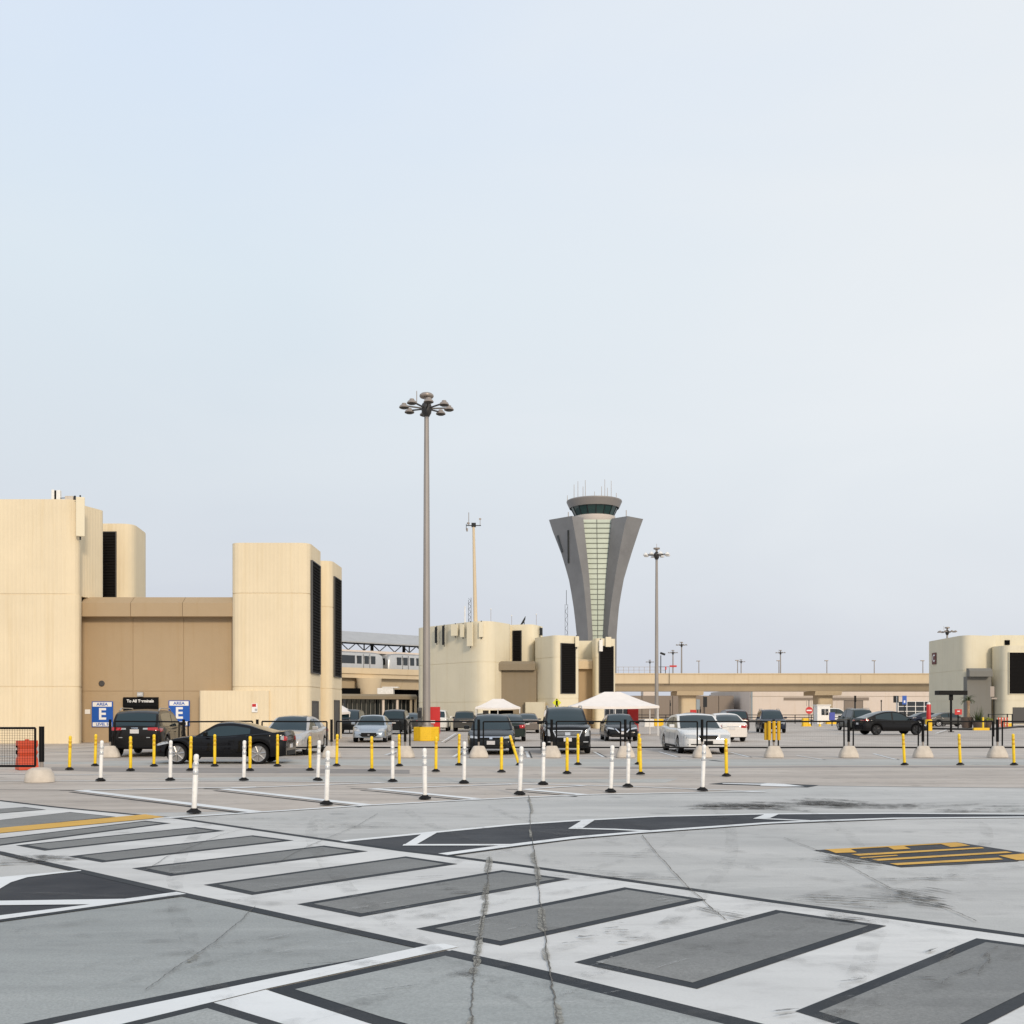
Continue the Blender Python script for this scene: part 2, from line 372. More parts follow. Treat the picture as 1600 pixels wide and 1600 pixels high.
ground = tag(MB().sheet([(-2500, -60), (2500, -60), (2500, 5000), (-2500, 5000)]).build('ground', 'deck'), 'pale grey concrete deck of the parking lot', kind='structure')
def gp(pts): return [G(*p) for p in pts]
def struct(name, mb, m, label=None): return tag(mb.build(name, m, smooth=0), label, kind='structure')
def ribbon(mb, pts, w, z, px=True, jag=0, taper=False):
    P = gp(pts) if px else [Vector(p) for p in pts]
    n = len(P); Lf, Rt = [], []; mb.k = getattr(mb, 'k', 0)+1; z = (z+mb.k*.00012)*.45
    for i in range(n):
        t = (P[min(i+1, n-1)]-P[max(i-1, 0)]).normalized(); nr = Vector((-t.y, t.x, 0))
        ww = w/2*(1+jag*random.uniform(-1, 1)); ww2 = w/2*(1+jag*random.uniform(-1, 1))
        if taper and i in (0, n-1): ww = ww2 = .002
        Lf.append(P[i]+nr*ww); Rt.append(P[i]-nr*ww2)
    o = len(mb.v)
    for a, b in zip(Lf, Rt): mb.v += [Vector((a.x, a.y, z)), Vector((b.x, b.y, z))]
    for i in range(n-1): mb.f.append([o+2*i, o+2*i+1, o+2*i+3, o+2*i+2])
    return mb
# warm parking-lot pavement beyond the near deck
lotpts = [(-700, 1262), (0, 1262), (200, 1270), (400, 1268), (575, 1258), (800, 1246), (1000, 1240), (1150, 1236), (1280, 1227.5), (1450, 1229.5), (1600, 1231), (2300, 1238)]
lp = gp(lotpts)+[Vector((420, 260, 0)), Vector((-420, 260, 0))]
struct('parking_lot', MB().sheet(lp, .004), 'lot', 'warm grey pavement under the parked cars')
# pale and dark sealed strips in front of the fence, and further back
mb = MB()
mb.sheet(gp([(150, 1189), (420, 1187), (800, 1186), (1200, 1186.5), (1700, 1186), (1900, 1187), (1900, 1196), (1300, 1196), (900, 1198), (600, 1197), (420, 1194), (150, 1197)]), .008)
mb.sheet(gp([(230, 1216), (560, 1213), (900, 1218), (1060, 1217), (1040, 1223), (700, 1222.5), (300, 1219)]), .008)
mb.sheet(gp([(-200, 1190), (140, 1190.5), (160, 1194), (-200, 1194)]), .008)
struct('pavement', mb, 'pale_strip', 'pale sealed strip along the fence')
mb = MB()
mb.sheet(gp([(80, 1199), (420, 1200), (640, 1203), (640, 1209), (300, 1208), (80, 1204.5)]), .008)
mb.sheet(gp([(900, 1199), (1300, 1197.2), (1900, 1198), (1900, 1200), (1300, 1199), (950, 1202)]), .008)
struct('pavement', mb, 'dark_strip', 'dark sealed strip behind the yellow posts')

# ---- crosswalk: worn white ladder with grey cells outlined in dark coating
top = [(-420, 1196), (0, 1251.5), (86, 1261.5), (201, 1272.5), (276, 1279), (400, 1297), (532, 1316), (630, 1330), (690, 1337), (800, 1351.5), (955, 1373), (1075, 1390), (1200, 1408.5), (1400, 1436), (1600, 1463.5), (2100, 1530)]
bot = [(-420, 1251), (0, 1333), (72, 1349), (129, 1361.5), (288, 1397), (400, 1420.5), (670, 1480), (800, 1508), (862, 1522.5), (1185, 1601), (1500, 1680)]
mb = MB()
def band(mb, a, b, z):
    A = gp(a); B = gp(b); na, nb = len(A), len(B); o = len(mb.v); z *= .45
    mb.v += [Vector((p.x, p.y, z)) for p in A]+[Vector((p.x, p.y, z)) for p in B]
    i = j = 0
    while i < na-1 or j < nb-1:
        if j == nb-1 or (i < na-1 and a[i+1][0] <= b[j+1][0]): mb.f.append([o+i, o+i+1, o+na+j]); i += 1
        else: mb.f.append([o+i, o+na+j+1, o+na+j]); j += 1
band(mb, top, bot, .012)
struct('crosswalk', mb, 'road_white', 'worn white ladder crosswalk across the lane')
ln = MB(); cells = MB()
ribbon(ln, top, .12, .016); 
ribbon(ln, [(-420, 1252), (0, 1333), (72, 1350), (129, 1362.5), (288, 1399), (400, 1423), (670, 1482.5)], .12, .016)
ribbon(ln, [(697, 1488.5), (800, 1511), (862, 1525.5), (1185, 1606), (1500, 1686)], .12, .016)
quads = [
 [(-300, 1347), (227, 1283), (267, 1287), (-300, 1362)],
 [(24.5, 1321.7), (305, 1293), (351, 1299), (70, 1330)],
 [(106, 1339), (395, 1306), (459, 1314), (160, 1348.5)],
 [(206, 1357.7), (506, 1322), (575, 1331), (267, 1370)],
 [(318, 1383.6), (634, 1339), (715, 1351), (394, 1399.5)],
 [(464, 1414), (785, 1360.5), (891, 1374.5), (562.5, 1434)],
 [(650, 1452.5), (976, 1387.5), (1104, 1407), (782.5, 1479)],
 [(897.5, 1505), (1212.5, 1423), (1385, 1448), (1089, 1547)],
 [(1242.5, 1582), (1526, 1467.5), (1745, 1497), (1455, 1648)],
 [(-300, 1316), (109, 1269.4), (181, 1277), (-300, 1326)],
 [(-300, 1287), (38, 1261.5), (72, 1265.7), (-300, 1296)]]
for i, q in enumerate(quads):
    P = [Vector((p.x, p.y)) for p in gp(q)]
    ln.sheet(P, .016); cells.sheet(inset(P, .10 if i < 9 else .05), .020)
struct('road_marking', cells, 'cell', 'grey cells between the crosswalk bars')
# ---- near bays, stripes and the second crossing
wl = MB(); bays = MB()
b1 = [(400, 1423), (670, 1483), (690, 1484.5), (400, 1535), (60, 1608), (-500, 1735), (-500, 1560), (0, 1440), (291, 1398)]
bays.sheet(gp(b1), .006)
ribbon(ln, [(288, 1399), (400, 1423.5), (668, 1483), (400, 1531.5), (100, 1593), (-500, 1722)], .115, .016)
wl.sheet(gp([(-400, 1714), (100, 1599), (400, 1536), (675, 1477.5), (694, 1476.5), (716, 1481.5), (697, 1485.5), (415, 1547.5), (331, 1568.5), (201, 1600), (-250, 1712)]), .022)
b2 = [(418, 1548), (697, 1487), (800, 1510), (1185, 1604), (1330, 1640), (900, 1690), (575, 1600)]
ln.sheet(gp(b2), .014)
bays.sheet(inset([Vector((p.x, p.y)) for p in gp(b2)], .115), .020)
wl.sheet(gp([(331, 1568.5), (415, 1547.5), (575, 1600), (900, 1690), (1330, 1640), (1400, 1690), (800, 1760), (430, 1600)]), .012)
b3 = [(-200, 1707), (201, 1601), (331, 1569), (432, 1600), (640, 1668), (300, 1800)]
ln.sheet(gp(b3), .026)
bays.sheet(inset([Vector((p.x, p.y)) for p in gp(b3)], .09), .030)
struct('road_marking', bays, 'bay', 'blue grey bays at the front')
# ---- dark triangle at the left with its white edge lines
dk = MB()
dk.sheet(gp([(129, 1362), (288, 1398), (195, 1406.5), (0, 1440), (-500, 1528), (-500, 1460), (0, 1386), (37, 1372)]), .010)
wl.sheet(gp([(-500, 1424), (0, 1371.7), (43, 1368), (126, 1360.7), (127, 1362), (86, 1366.5), (43, 1372), (17, 1380), (0, 1390), (-500, 1478)]), .022)
wl.sheet(gp([(-500, 1503), (0, 1432), (141, 1414.6), (0, 1416), (-500, 1424), (-500, 1414), (0, 1409), (195, 1406), (276, 1395), (291, 1398), (0, 1438.5), (-500, 1516)]), .022)
ribbon(ln, [(-500, 1521), (0, 1440.5), (291, 1399.5)], .07, .018)
# ---- curved dark median at the right with white outline and chevrons
mt = [(535, 1315.6), (682, 1301), (800, 1289.6), (900, 1283), (1025, 1276.5), (1200, 1272.6), (1400, 1271.6), (1600, 1273), (2000, 1279)]
mbm = [(692, 1336), (800, 1321.6), (900, 1309.3), (1000, 1301), (1200, 1286.8), (1275, 1283.5), (1400, 1279.4), (1600, 1277.6), (2000, 1283)]
band(dk, [(535, 1315.5)]+mt[1:], [(535, 1316.2)]+mbm, .010)
struct('road_marking', dk, 'asphalt', 'dark coated median islands')
ribbon(wl, mt, .15, .022); ribbon(wl, mbm, .17, .022)
ribbon(ln, [(700, 1337.6), (800, 1324.2), (900, 1311.2), (1000, 1302.7), (1200, 1288.2), (1400, 1280.4)], .07, .018)
for q in ([(660, 1303.5), (685, 1301), (652, 1320), (629, 1323)], [(910, 1282.5), (931, 1281.2), (910, 1295), (888, 1296)], [(1196, 1273), (1218, 1272.8), (1203, 1279.3), (1177, 1280)]):
    wl.sheet(gp(q), .026)
ribbon(wl, [(630, 1321.5), (800, 1321.3)], .14, .026); ribbon(wl, [(889, 1295.3), (960, 1297), (1017, 1299.7)], .14, .026); ribbon(wl, [(1178, 1279.6), (1265, 1283.4)], .14, .026)
# ---- thin white lines of the buffer between the posts
ribbon(wl, [(240, 1280), (273, 1278), (400, 1270), (575, 1258.8), (800, 1247), (925, 1242), (1075, 1239), (1195, 1237.5)], .15, .022)
ribbon(wl, [(-500, 1219.5), (0, 1220.7), (400, 1221), (800, 1225), (975, 1229), (1195, 1237.7)], .13, .022)
for d, e in (([(124, 1235.6), (400, 1269.5)], [(130, 1235.5), (400, 1230.3)]), ([(349, 1233.4), (400, 1239), (577, 1259)], [(362, 1232.2), (600, 1223.3)]), ([(578, 1233.2), (600, 1234.5), (745, 1249)], [(584, 1233), (800, 1226)]), ([(820, 1234), (915, 1242.6)], [(822, 1233.7), (912, 1228)])):
    ribbon(wl, d, .25, .024); ribbon(wl, e, .15, .026)
    dx = [(p[0]-14, p[1]+2.2) for p in d]; ribbon(ln, dx, .09, .012); ribbon(ln, [(d[0][0]-30, d[0][1]-.6), (d[0][0]+4, d[0][1]+.2)], .09, .012)
ribbon(ln, [(-300, 1232), (0, 1234.3), (124, 1235)], .05, .012)
ribbon(ln, [(-300, 1207), (0, 1210.5), (85, 1211), (165, 1210.5)], .06, .014); ribbon(wl, [(60, 1211.5), (165, 1211)], .12, .022)
# ---- arrow in a dark box right of the posts
ln.sheet(gp([(1107, 1225.4), (1130, 1223), (1190, 1223.6), (1280, 1227.2), (1262, 1230.6), (1190, 1228), (1125, 1226.3)]), .012)
wl.sheet(gp([(1128, 1224.2), (1187, 1225.1), (1200, 1224.4), (1225, 1225.4), (1258, 1229.4), (1222, 1229.6), (1187, 1228.3), (1190, 1227), (1130, 1225.2)]), .022)
ribbon(ln, [(1280, 1228), (1450, 1230), (1600, 1231.5), (1900, 1236)], .05, .012)
ribbon(wl, [(1030, 1188), (1073, 1189.2)], .16, .022); ribbon(ln, [(1110, 1188), (1128, 1190)], .2, .012)
# ---- parking-stall lines beyond the fence
for q in ([(928, 1175), (943, 1183)], [(708, 1183), (727, 1171)], [(822, 1174), (826, 1184)], [(1030, 1175), (1058, 1183)], [(1142, 1176), (1170, 1183)], [(690, 1160), (712, 1146)], [(1245, 1181), (1285, 1187)], [(1365, 1178), (1400, 1187)],
          [(1250, 1156), (1285, 1159)], [(1400, 1157), (1445, 1160)], [(60, 1172), (170, 1166)], [(62, 1177), (180, 1172)], [(20, 1183), (-80, 1179)], [(602, 1180), (624, 1173)], [(1462, 1146), (1480, 1140)]):
    ribbon(wl, q, .11, .022); ribbon(ln, [(q[0][0]+5, q[0][1]+.6), (q[1][0]+5, q[1][1]+.6)], .05, .016)
ribbon(ln, [(1445, 1149), (1520, 1153.5), (1600, 1158.5), (1800, 1170)], .07, .016)
ribbon(ln, [(1230, 1142.5), (1330, 1142.8)], .09, .016); ribbon(wl, [(1200, 1140.6), (1330, 1141)], .14, .018)
struct('lane_marking', wl, 'line_white', 'bright white lines and stripes')
struct('lane_marking', ln, 'coat', 'dark outlines beside the white lines')
# ---- yellow paint
yl = MB()
yl.sheet(gp([(-500, 1348), (0, 1295), (227, 1273.5), (258, 1278), (238, 1280), (0, 1303), (-500, 1360)]), .030)
ys = MB().sheet(gp([(1272, 1329), (1345, 1325), (1495, 1316.3), (1610, 1334.5), (1590, 1346.5), (1408, 1355.6)]), .012)
struct('road_marking', ys, 'asphalt', 'dark box under the yellow road lettering')
def yq(*p): yl.sheet(gp(p), .024)
yq((1287, 1328.6), (1494, 1317.4), (1500, 1318.4), (1296, 1330)); yq((1293, 1329.3), (1328, 1327.5), (1339, 1333), (1306, 1334.2)); yq((1387, 1324.6), (1412, 1323), (1423, 1327.6), (1397, 1329)); yq((1470, 1320), (1500, 1318.4), (1516, 1322.5), (1486, 1325))
yq((1330, 1336), (1534, 1325), (1538, 1326.8), (1342, 1338.5)); yq((1362, 1344), (1572, 1331.6), (1582, 1333.6), (1372, 1346.4)); yq((1390, 1350.6), (1560, 1341.5), (1568, 1344.2), (1402, 1353.3))
yq((1342, 1341), (1400, 1337.2), (1404, 1338.3), (1348, 1342.4)); yq((1560, 1338.2), (1604, 1334.8), (1640, 1344), (1588, 1345.2))
struct('lane_marking', yl, 'line_yellow', 'worn yellow paint')
# ---- cracks with mortar patches, scuffs
ck = MB(); pt = MB(); sc = MB()
def crack(pts, w, filler, ext=26):
    P = gp(pts); out = []; d = 0
    for i in range(len(P)-1):
        for k in range(ext):
            t = k/ext; d = d*.85+random.uniform(-1, 1)*.0045; q = P[i].lerp(P[i+1], t); nr = (P[i+1]-P[i]).normalized()
            out.append(q+Vector((nr.y, -nr.x, 0))*d)
    out.append(P[-1]); ribbon(ck, out, w, .036, px=False, jag=.7, taper=True)
    i = 0
    while i < len(out)-5:
        n_ = random.randint(5, 22)
        if random.random() < filler:
            seg = out[i:i+n_+1]; o_ = random.uniform(-.02, .02)
            if len(seg) > 4:
                w0 = random.uniform(.014, .036); m = len(seg)-1; L_ = []; R_ = []; e1 = e2 = 0
                for k, p in enumerate(seg):
                    t = (seg[min(k+1, m)]-seg[max(k-1, 0)]).normalized(); nr = Vector((-t.y, t.x, 0)); env = min(1, k/2.5, (m-k)/2.5)**.6 if 0 < k < m else .05
                    e1 = e1*.85+random.uniform(-1, 1)*.12; e2 = e2*.85+random.uniform(-1, 1)*.12
                    L_.append(p+nr*(w0*env*(1+e1)+o_)); R_.append(p-nr*(w0*env*(1+e2)-o_))
                pt.k = getattr(pt, 'k', 0)+1; z = (.034+(pt.k % 12)*.00012)*.45; o = len(pt.v)
                for a_, b_ in zip(L_, R_): pt.v += [Vector((a_.x, a_.y, z)), Vector((b_.x, b_.y, z))]
                for k in range(m): pt.f.append([o+2*k, o+2*k+1, o+2*k+3, o+2*k+2])
        i += n_
crack([(826, 1243), (828, 1266), (829, 1290), (834, 1330), (840, 1370), (844, 1410), (850, 1455), (858, 1510), (864, 1560), (872, 1610)], .009, .5)
crack([(764, 1340), (762, 1372), (759, 1405), (755, 1435), (747, 1480), (741, 1525), (737, 1565), (735, 1610)], .008, .4)
crack([(1003, 1306), (1028, 1338), (1075, 1388), (1115, 1425), (1136, 1440)], .008, .10)
crack([(1225, 1310), (1290, 1335), (1340, 1362), (1390, 1390), (1475, 1419), (1525, 1442)], .009, .18)
crack([(400, 1418), (372, 1445), (330, 1478), (275, 1515), (228, 1550)], .006, .03)
crack([(430, 1352), (478, 1325), (560, 1290), (590, 1272)], .006, 0)
crack([(395, 1293), (345, 1306), (262, 1340), (228, 1362)], .006, 0)
tr_ = MB(); sk = MB()
def scuffs(n, box, ang, ln_, wd, seed, sc=sc):
    random.seed(seed)
    for _ in range(n):
        x = random.gauss((box[0]+box[2])/2, (box[2]-box[0])/4); y = random.gauss((box[1]+box[3])/2, (box[3]-box[1])/4)
        c = G(x, y); a = ang+random.uniform(-.25, .25); l = ln_*random.uniform(.4, 1.3); w = wd*random.uniform(.4, 1.4); b = random.uniform(-.3, .3)
        pts = [c+Vector((math.cos(a+b*t)*l*t, math.sin(a+b*t)*l*t, 0)) for t in (-.5, -.3, -.1, .1, .3, .5)]
        ribbon(sc, pts, w, .033, px=False, jag=.7, taper=True)
for n, bx, an, l, w, sd in ((16, (1110, 1254, 1180, 1266), .15, 1.4, .13, 1), (12, (1180, 1254, 1260, 1266), 2.6, 1.3, .14, 2), (18, (1270, 1248, 1335, 1264), 2.4, 1.4, .15, 3), (8, (1340, 1254, 1420, 1267), .1, 1.6, .10, 4), (7, (1430, 1258, 1580, 1268), .1, 1.8, .12, 5),
                           (7, (1300, 1432, 1345, 1446), 2.6, .35, .035, 6), (12, (1400, 1394, 1480, 1420), 2.35, .5, .035, 7), (9, (1305, 1340, 1350, 1352), 2.35, .6, .045, 8), (5, (1440, 1370, 1600, 1380), .1, .8, .05, 9), (6, (1240, 1395, 1460, 1425), 2.95, 1.0, .05, 10),
                           (9, (25, 1335, 90, 1352), .15, .7, .06, 11), (5, (420, 1280, 620, 1300), .2, 1.6, .05, 12), (6, (820, 1330, 1030, 1378), 2.95, .9, .04, 13), (8, (1430, 1470, 1560, 1530), .9, .4, .02, 14), (4, (900, 1440, 1000, 1480), .1, .16, .03, 15), (4, (1190, 1580, 1250, 1600), .5, .2, .02, 16), (5, (430, 1480, 640, 1580), .3, .5, .012, 17)):
    scuffs(n, bx, an, l, w, sd)
# faint long tyre trails turning across the deck, pale scrapes on the coated cells
random.seed(21)
def trail(a, b, bend, gap=1.55, w=.15):
    A, B = G(*a), G(*b); t = (B-A); nr = Vector((-t.y, t.x, 0)).normalized()
    for s in (-gap/2, gap/2):
        pts = []
        for k in range(25):
            u = k/24; p = A.lerp(B, u)+nr*(bend*4*u*(1-u)+s); pts.append(p)
        ribbon(tr_, pts, w, .038, px=False, jag=.25, taper=True)
for a, b, bend in (((-60, 1300), (1700, 1300), 1.2), ((200, 1600), (1650, 1330), .8), ((1500, 1600), (-100, 1420), -.6), ((300, 1270), (1650, 1380), 1.5), ((900, 1600), (1620, 1290), -1.0), ((-50, 1500), (1000, 1290), -.8), ((620, 1600), (420, 1275), .5), ((1050, 1600), (1180, 1262), -.7), ((1630, 1450), (700, 1262), .9),
                  ((0, 1250), (1640, 1252), .6), ((80, 1216), (1650, 1222), .5), ((60, 1200), (1650, 1208), .3), ((500, 1230), (1620, 1215), -.4), ((150, 1180), (1600, 1182), .2)):
    trail(a, b, bend)
for n, bx, an, l, w, sd in ((9, (500, 1400, 640, 1432), .9, .5, .02, 31), (7, (690, 1435, 800, 1470), .8, .5, .02, 32), (8, (930, 1490, 1030, 1530), .9, .4, .018, 33), (6, (240, 1350, 330, 1366), .7, .6, .03, 34), (9, (380, 1375, 560, 1395), .6, .7, .03, 35), (8, (1280, 1560, 1420, 1600), .5, .35, .014, 36), (10, (300, 1450, 560, 1560), .7, .6, .014, 37), (8, (820, 1540, 1020, 1590), .4, .4, .012, 38), (7, (1000, 1395, 1090, 1415), .8, .5, .025, 39)):
    scuffs(n, bx, an, l, w, sd, sk)
for n, bx, an, l, w, sd in ((10, (1405, 1394, 1478, 1419), 2.35, .55, .05, 41), (8, (1300, 1339, 1345, 1352), 2.35, .7, .06, 42), (7, (1120, 1254, 1190, 1266), .15, 1.5, .15, 43), (8, (1285, 1250, 1330, 1262), 2.5, 1.3, .16, 44), (6, (30, 1338, 85, 1350), .15, .8, .07, 45), (5, (1105, 1420, 1145, 1440), 2.4, .5, .04, 46), (4, (640, 1370, 820, 1400), .1, .3, .04, 47), (5, (860, 1440, 1010, 1500), .1, .2, .03, 48), (5, (1280, 1490, 1500, 1560), .2, .2, .025, 49)):
    scuffs(n, bx, an, l, w, sd, sc)
struct('tyre_trail', tr_, 'trail', 'faint tyre trails turning across the deck'); struct('pavement_scrape', sk, 'scratch', 'pale scrapes on the grey coating')
struct('pavement_crack', ck, 'crack', 'jagged cracks across the deck'); struct('pavement_patch', pt, 'patch', 'rough mortar patches along the cracks'); struct('tyre_marks', sc, 'scuff', 'dark tyre scuffs')
random.seed(11)

# ================================================================== BUILDINGS
def block(parent, name, poly, zs, m, gap=.05, ins=.03):
    """wall block cast in lifts: zs are the joint heights, each joint a recessed groove"""
    mb = MB()
    for i in range(len(zs)-1):
        a = zs[i]+(gap/2 if i else 0); b = zs[i+1]-(gap/2 if i < len(zs)-2 else 0)
        mb.prism(poly, a, b)
        if i < len(zs)-2: mb.prism([(p.x, p.y) for p in inset(poly, ins)], b-.01, zs[i+1]+gap/2+.01, cap=False)
    return mb.build(name, m, parent)
def louver(parent, a, b, z0, z1, proud=.02, frame=None, dz=.16, name='louver'):
    """dark louvered opening on the wall line a->b (outer side is to the right of a->b)"""
    a = Vector((a[0], a[1], 0)); b = Vector((b[0], b[1], 0)); t = (b-a).normalized(); n = Vector((t.y, -t.x, 0)); l = (b-a).length
    mb = MB(); mb.extr([(-.04, z0), (proud, z0), (proud, z1), (-.04, z1)], a, b)
    z = z0+.05
    while z < z1-.05:
        mb.extr([(proud, z), (proud+.05, z-.03), (proud+.055, z-.02), (proud, z+.05)], a+t*.03, b-t*.03); z += dz
    o = mb.build(name, 'louver', parent, smooth=0)
    fr = MB()
    w = .05
    fr.extr([(-.03, z0-w), (proud+.07, z0-w), (proud+.07, z0), (-.03, z0)], a-t*w, b+t*w); fr.extr([(-.03, z1), (proud+.07, z1), (proud+.07, z1+w), (-.03, z1+w)], a-t*w, b+t*w)
    fr.extr([(-.03, z0+.001), (proud+.07, z0+.001), (proud+.07, z1-.001), (-.03, z1-.001)], a-t*w, a); fr.extr([(-.03, z0+.001), (proud+.07, z0+.001), (proud+.07, z1-.001), (-.03, z1-.001)], b, b+t*w)
    fr.build('frame', frame or 'dark_door', o, smooth=0)
    return o
def door(parent, a, b, z0, z1, m='dark_door', name='door', handle=True):
    a = Vector((a[0], a[1], 0)); b = Vector((b[0], b[1], 0)); t = (b-a).normalized(); n = Vector((t.y, -t.x, 0))
    o = MB().extr([(-.03, z0), (.02, z0), (.02, z1), (-.03, z1)], a, b).build(name, m, parent, smooth=0)
    w = .06; fr = MB()
    fr.extr([(-.03, z1), (.05, z1), (.05, z1+w), (-.03, z1+w)], a-t*w, b+t*w)
    for p, q in ((a-t*w, a), (b, b+t*w)): fr.extr([(-.03, z0), (.05, z0), (.05, z1-.001), (-.03, z1-.001)], p, q)
    fr.build('frame', 'dark_door', o, smooth=0)
    if handle: MB().tube(b-t*.1+n*.04+Vector((0, 0, z0+1)), b-t*.1+n*.04+Vector((0, 0, z0+1.15)), .02).build('handle', 'alu', o)
    return o
def beam(parent, a, b, z0, z1, d0, d1, m, slope=.3, name='beam', joints=()):
    o = MB().extr([(d0, z0), (d1, z0), (d1, z1-slope), (d1-slope*1.3, z1), (d0, z1)], a, b).build(name, m, parent, smooth=0)
    return o

def onl(a, b, px, off=.0):
    """point where pixel column px meets the plan line a-b"""
    a = Vector(a[:2]); b = Vector(b[:2]); k = (px-800)/F; t = (k*a.y-a.x)/((b.x-a.x)-k*(b.y-a.y)); return a.lerp(b, t)
# ---- building at the left, area E
tE = thing('concrete_building', 'large ribbed cream building at the left with tan wall and blue signs', 'building', (-22, 54, 0), world=True)
Yf = 52.3; zj1 = PZ(928, Yf); zj2 = PZ(1073, Yf); zt = PZ(780, Yf)
up = rpoly([(-60, Yf+.2), (PX(110, Yf)+.48, Yf), (PX(125.5, 53.6), 53.7), (PX(160, 55.2), 55.3), (PX(154, 57.5), 57.5), (-60, 57.5)], [0, 1.1, .3, .2, 0, 0])
low_ = rpoly([(-60, Yf+.2), (PX(110, Yf)+.48, Yf), (PX(126.5, 53.4), 53.5), (PX(121, 56), 56), (-60, 56)], [0, 1.1, .25, 0, 0])
block(tE, 'wall', low_, [0, zj2, zj1-.03], 'cream'); block(tE, 'wall', up, [zj1+.02, zt], 'cream'); MB().prism([(p.x, p.y) for p in inset(low_, .03)], zj1-.05, zj1+.03, cap=False).build('joint', 'cream', tE)
Yr = 59.0
block(tE, 'wall', rpoly([(-28, 60.01), (-27.9, Yr), (PX(208, Yr), Yr), (PX(228, 62.2), 62.2), (PX(225, 66), 66), (-28, 66)], [0, 0, .9, .5, 0, 0]), [0, 6.5, PZ(818, Yr)], 'cream')
louver(tE, (PX(158, Yr), Yr), (PX(181, Yr), Yr), PZ(934, Yr)-.8, PZ(832, Yr))
# tan connecting wall with beam
Yw = 54.4; xa, xb = PX(120, Yw), PX(372, Yw)
wl_tan = MB(); zz = [0, PZ(1080, Yw), PZ(955, Yw)+.2]; vx = [xa, PX(208, Yw), PX(287, Yw), xb]
for i in range(3):
    for k in range(2): wl_tan.prism([(vx[i]+(.015 if i else 0), Yw), (vx[i+1]-(.015 if i < 2 else 0), Yw), (vx[i+1]-(.015 if i < 2 else 0), Yw+1.0), (vx[i]+(.015 if i else 0), Yw+1.0)], zz[k]+(.015 if k else 0), zz[k+1]-(.015 if k == 0 else 0))
wl_tan.prism([(xa, Yw+.03), (xb, Yw+.03), (xb, Yw+.95), (xa, Yw+.95)], .01, zz[2]-.02)
wl_tan.build('wall', 'tan', tE)
bm_ = MB(); Yb = 53.75; jx = [PX(126.5, Yb), PX(204, Yb), PX(285, Yb), PX(364.5, Yb)]
for i in range(3): bm_.extr([(-.9, PZ(963, Yb)), (0, PZ(963, Yb)), (0, PZ(942, Yb)), (-.55, PZ(933, Yb+.5)), (-.9, PZ(933, Yb+.5))], (jx[i]+(.012 if i else 0), Yb), (jx[i+1]-(.012 if i < 2 else 0), Yb))
bm_.build('beam', 'tan', tE, smooth=0)
MB().prism([(xa, 54.6), (xb, 54.6), (xb, 66), (xa, 66)], 6.9, 7.5).build('roof', 'roof_grey', tE)
# right block, its stepped neighbour and the low base
Y1 = 53.4; z1t = PZ(848, Y1)
f1 = ((PX(483.5, Y1), Y1+.02), (PX(500.5, 56.4), 56.5)); b1p = rpoly([(PX(359, Y1), 58.5), (PX(359, Y1), Y1), (PX(483.5, Y1), Y1+.02), (PX(500.5, 56.4), 56.5), (PX(497, 58.5), 58.5), (PX(420, 58.5), 58.5)], [0, .65, .6, .12, 0, 0])
block(tE, 'wall', b1p, [0, PZ(1073, Y1), PZ(927, Y1), z1t], 'cream')
Y2 = 59.2
b2p = rpoly([(-13, 61), (-13, Y2), (PX(518.5, Y2), Y2), (PX(533.3, 62), 62.2), (PX(530, 66), 66), (-13, 66)], [0, 0, .6, .12, 0, 0]); f2 = ((PX(518.5, Y2), Y2), (PX(533.3, 62), 62.2))
block(tE, 'wall', b2p, [0, PZ(1076, Y2), PZ(948, Y2), PZ(876, Y2)], 'cream')
louver(tE, onl(*f1, 486.2), onl(*f1, 498.8), PZ(1051, 54.4), PZ(879, 54.4))
louver(tE, onl(*f2, 521.3), onl(*f2, 531.6), PZ(1057, 60.4), PZ(904, 60.4))
door(tE, onl(*f1, 487.5), onl(*f1, 496.5), 0, 2.15)
door(tE, onl(*f2, 522), onl(*f2, 529.5), 0, 2.25)
Ybs = 53.28
block(tE, 'wall', rpoly([(PX(310, Ybs), 54.39), (PX(310, Ybs), Ybs), (PX(420, Ybs), Ybs), (PX(420, Ybs), 54.39)], [0, .25, 0, 0]), [0, PZ(1079, Ybs)], 'cream')
# entrance: dark opening with black sign band, exit light, AREA E signs
xl, xr = PX(193, Yw), PX(248, Yw)
MB().box(((xl+xr)/2, Yw+.1, 1.2), (xr-xl, .26, 2.4)).build('doorway', 'void', tE, smooth=0)
hd = MB().box(((xl+xr)/2, Yw-.06, PZ(1097.5, Yw)), (xr-xl, .12, .46)).build('header_sign', 'black', tE, smooth=0, bevel=.01)
text_mesh('To All Terminals', .21, 'white', hd, ((xl+xr)/2, Yw-.122, PZ(1095.5, Yw)), bold=.006)
MB().box(((xl+xr)/2, Yw-.015, PZ(1107, Yw)), (xr-xl, .06, .24)).build('sign_band', 'black', tE, smooth=0)
for px in (202.5, 240.5): MB().box((PX(px, Yw), Yw-.056, PZ(1103, Yw)), (.32, .02, .06)).build('sign_mark', 'white', hd, smooth=0)
ex = MB().box((PX(220, Yw), Yw-.07, PZ(1085, Yw)), (.32, .12, .24)).build('exit_light', 'roof_grey', tE, smooth=0, bevel=.015)
text_mesh('EXIT', .12, 'white', ex, (PX(220, Yw), Yw-.132, PZ(1085, Yw)), bold=.003)
vt = MB().lathe([(0, -.03), (.13, -.03), (.16, 0), (.16, .03), (.09, .05), (0, .05)], (PX(159, Yw), Yw-.03, PZ(1068, Yw)), 16, 'Y').build('wall_vent', 'dark_door', tE)
MB().box((PX(131, 53.9), Yw-.02, PZ(1112, Yw)), (.28, .03, .24)).build('notice', 'white', tE, smooth=0)
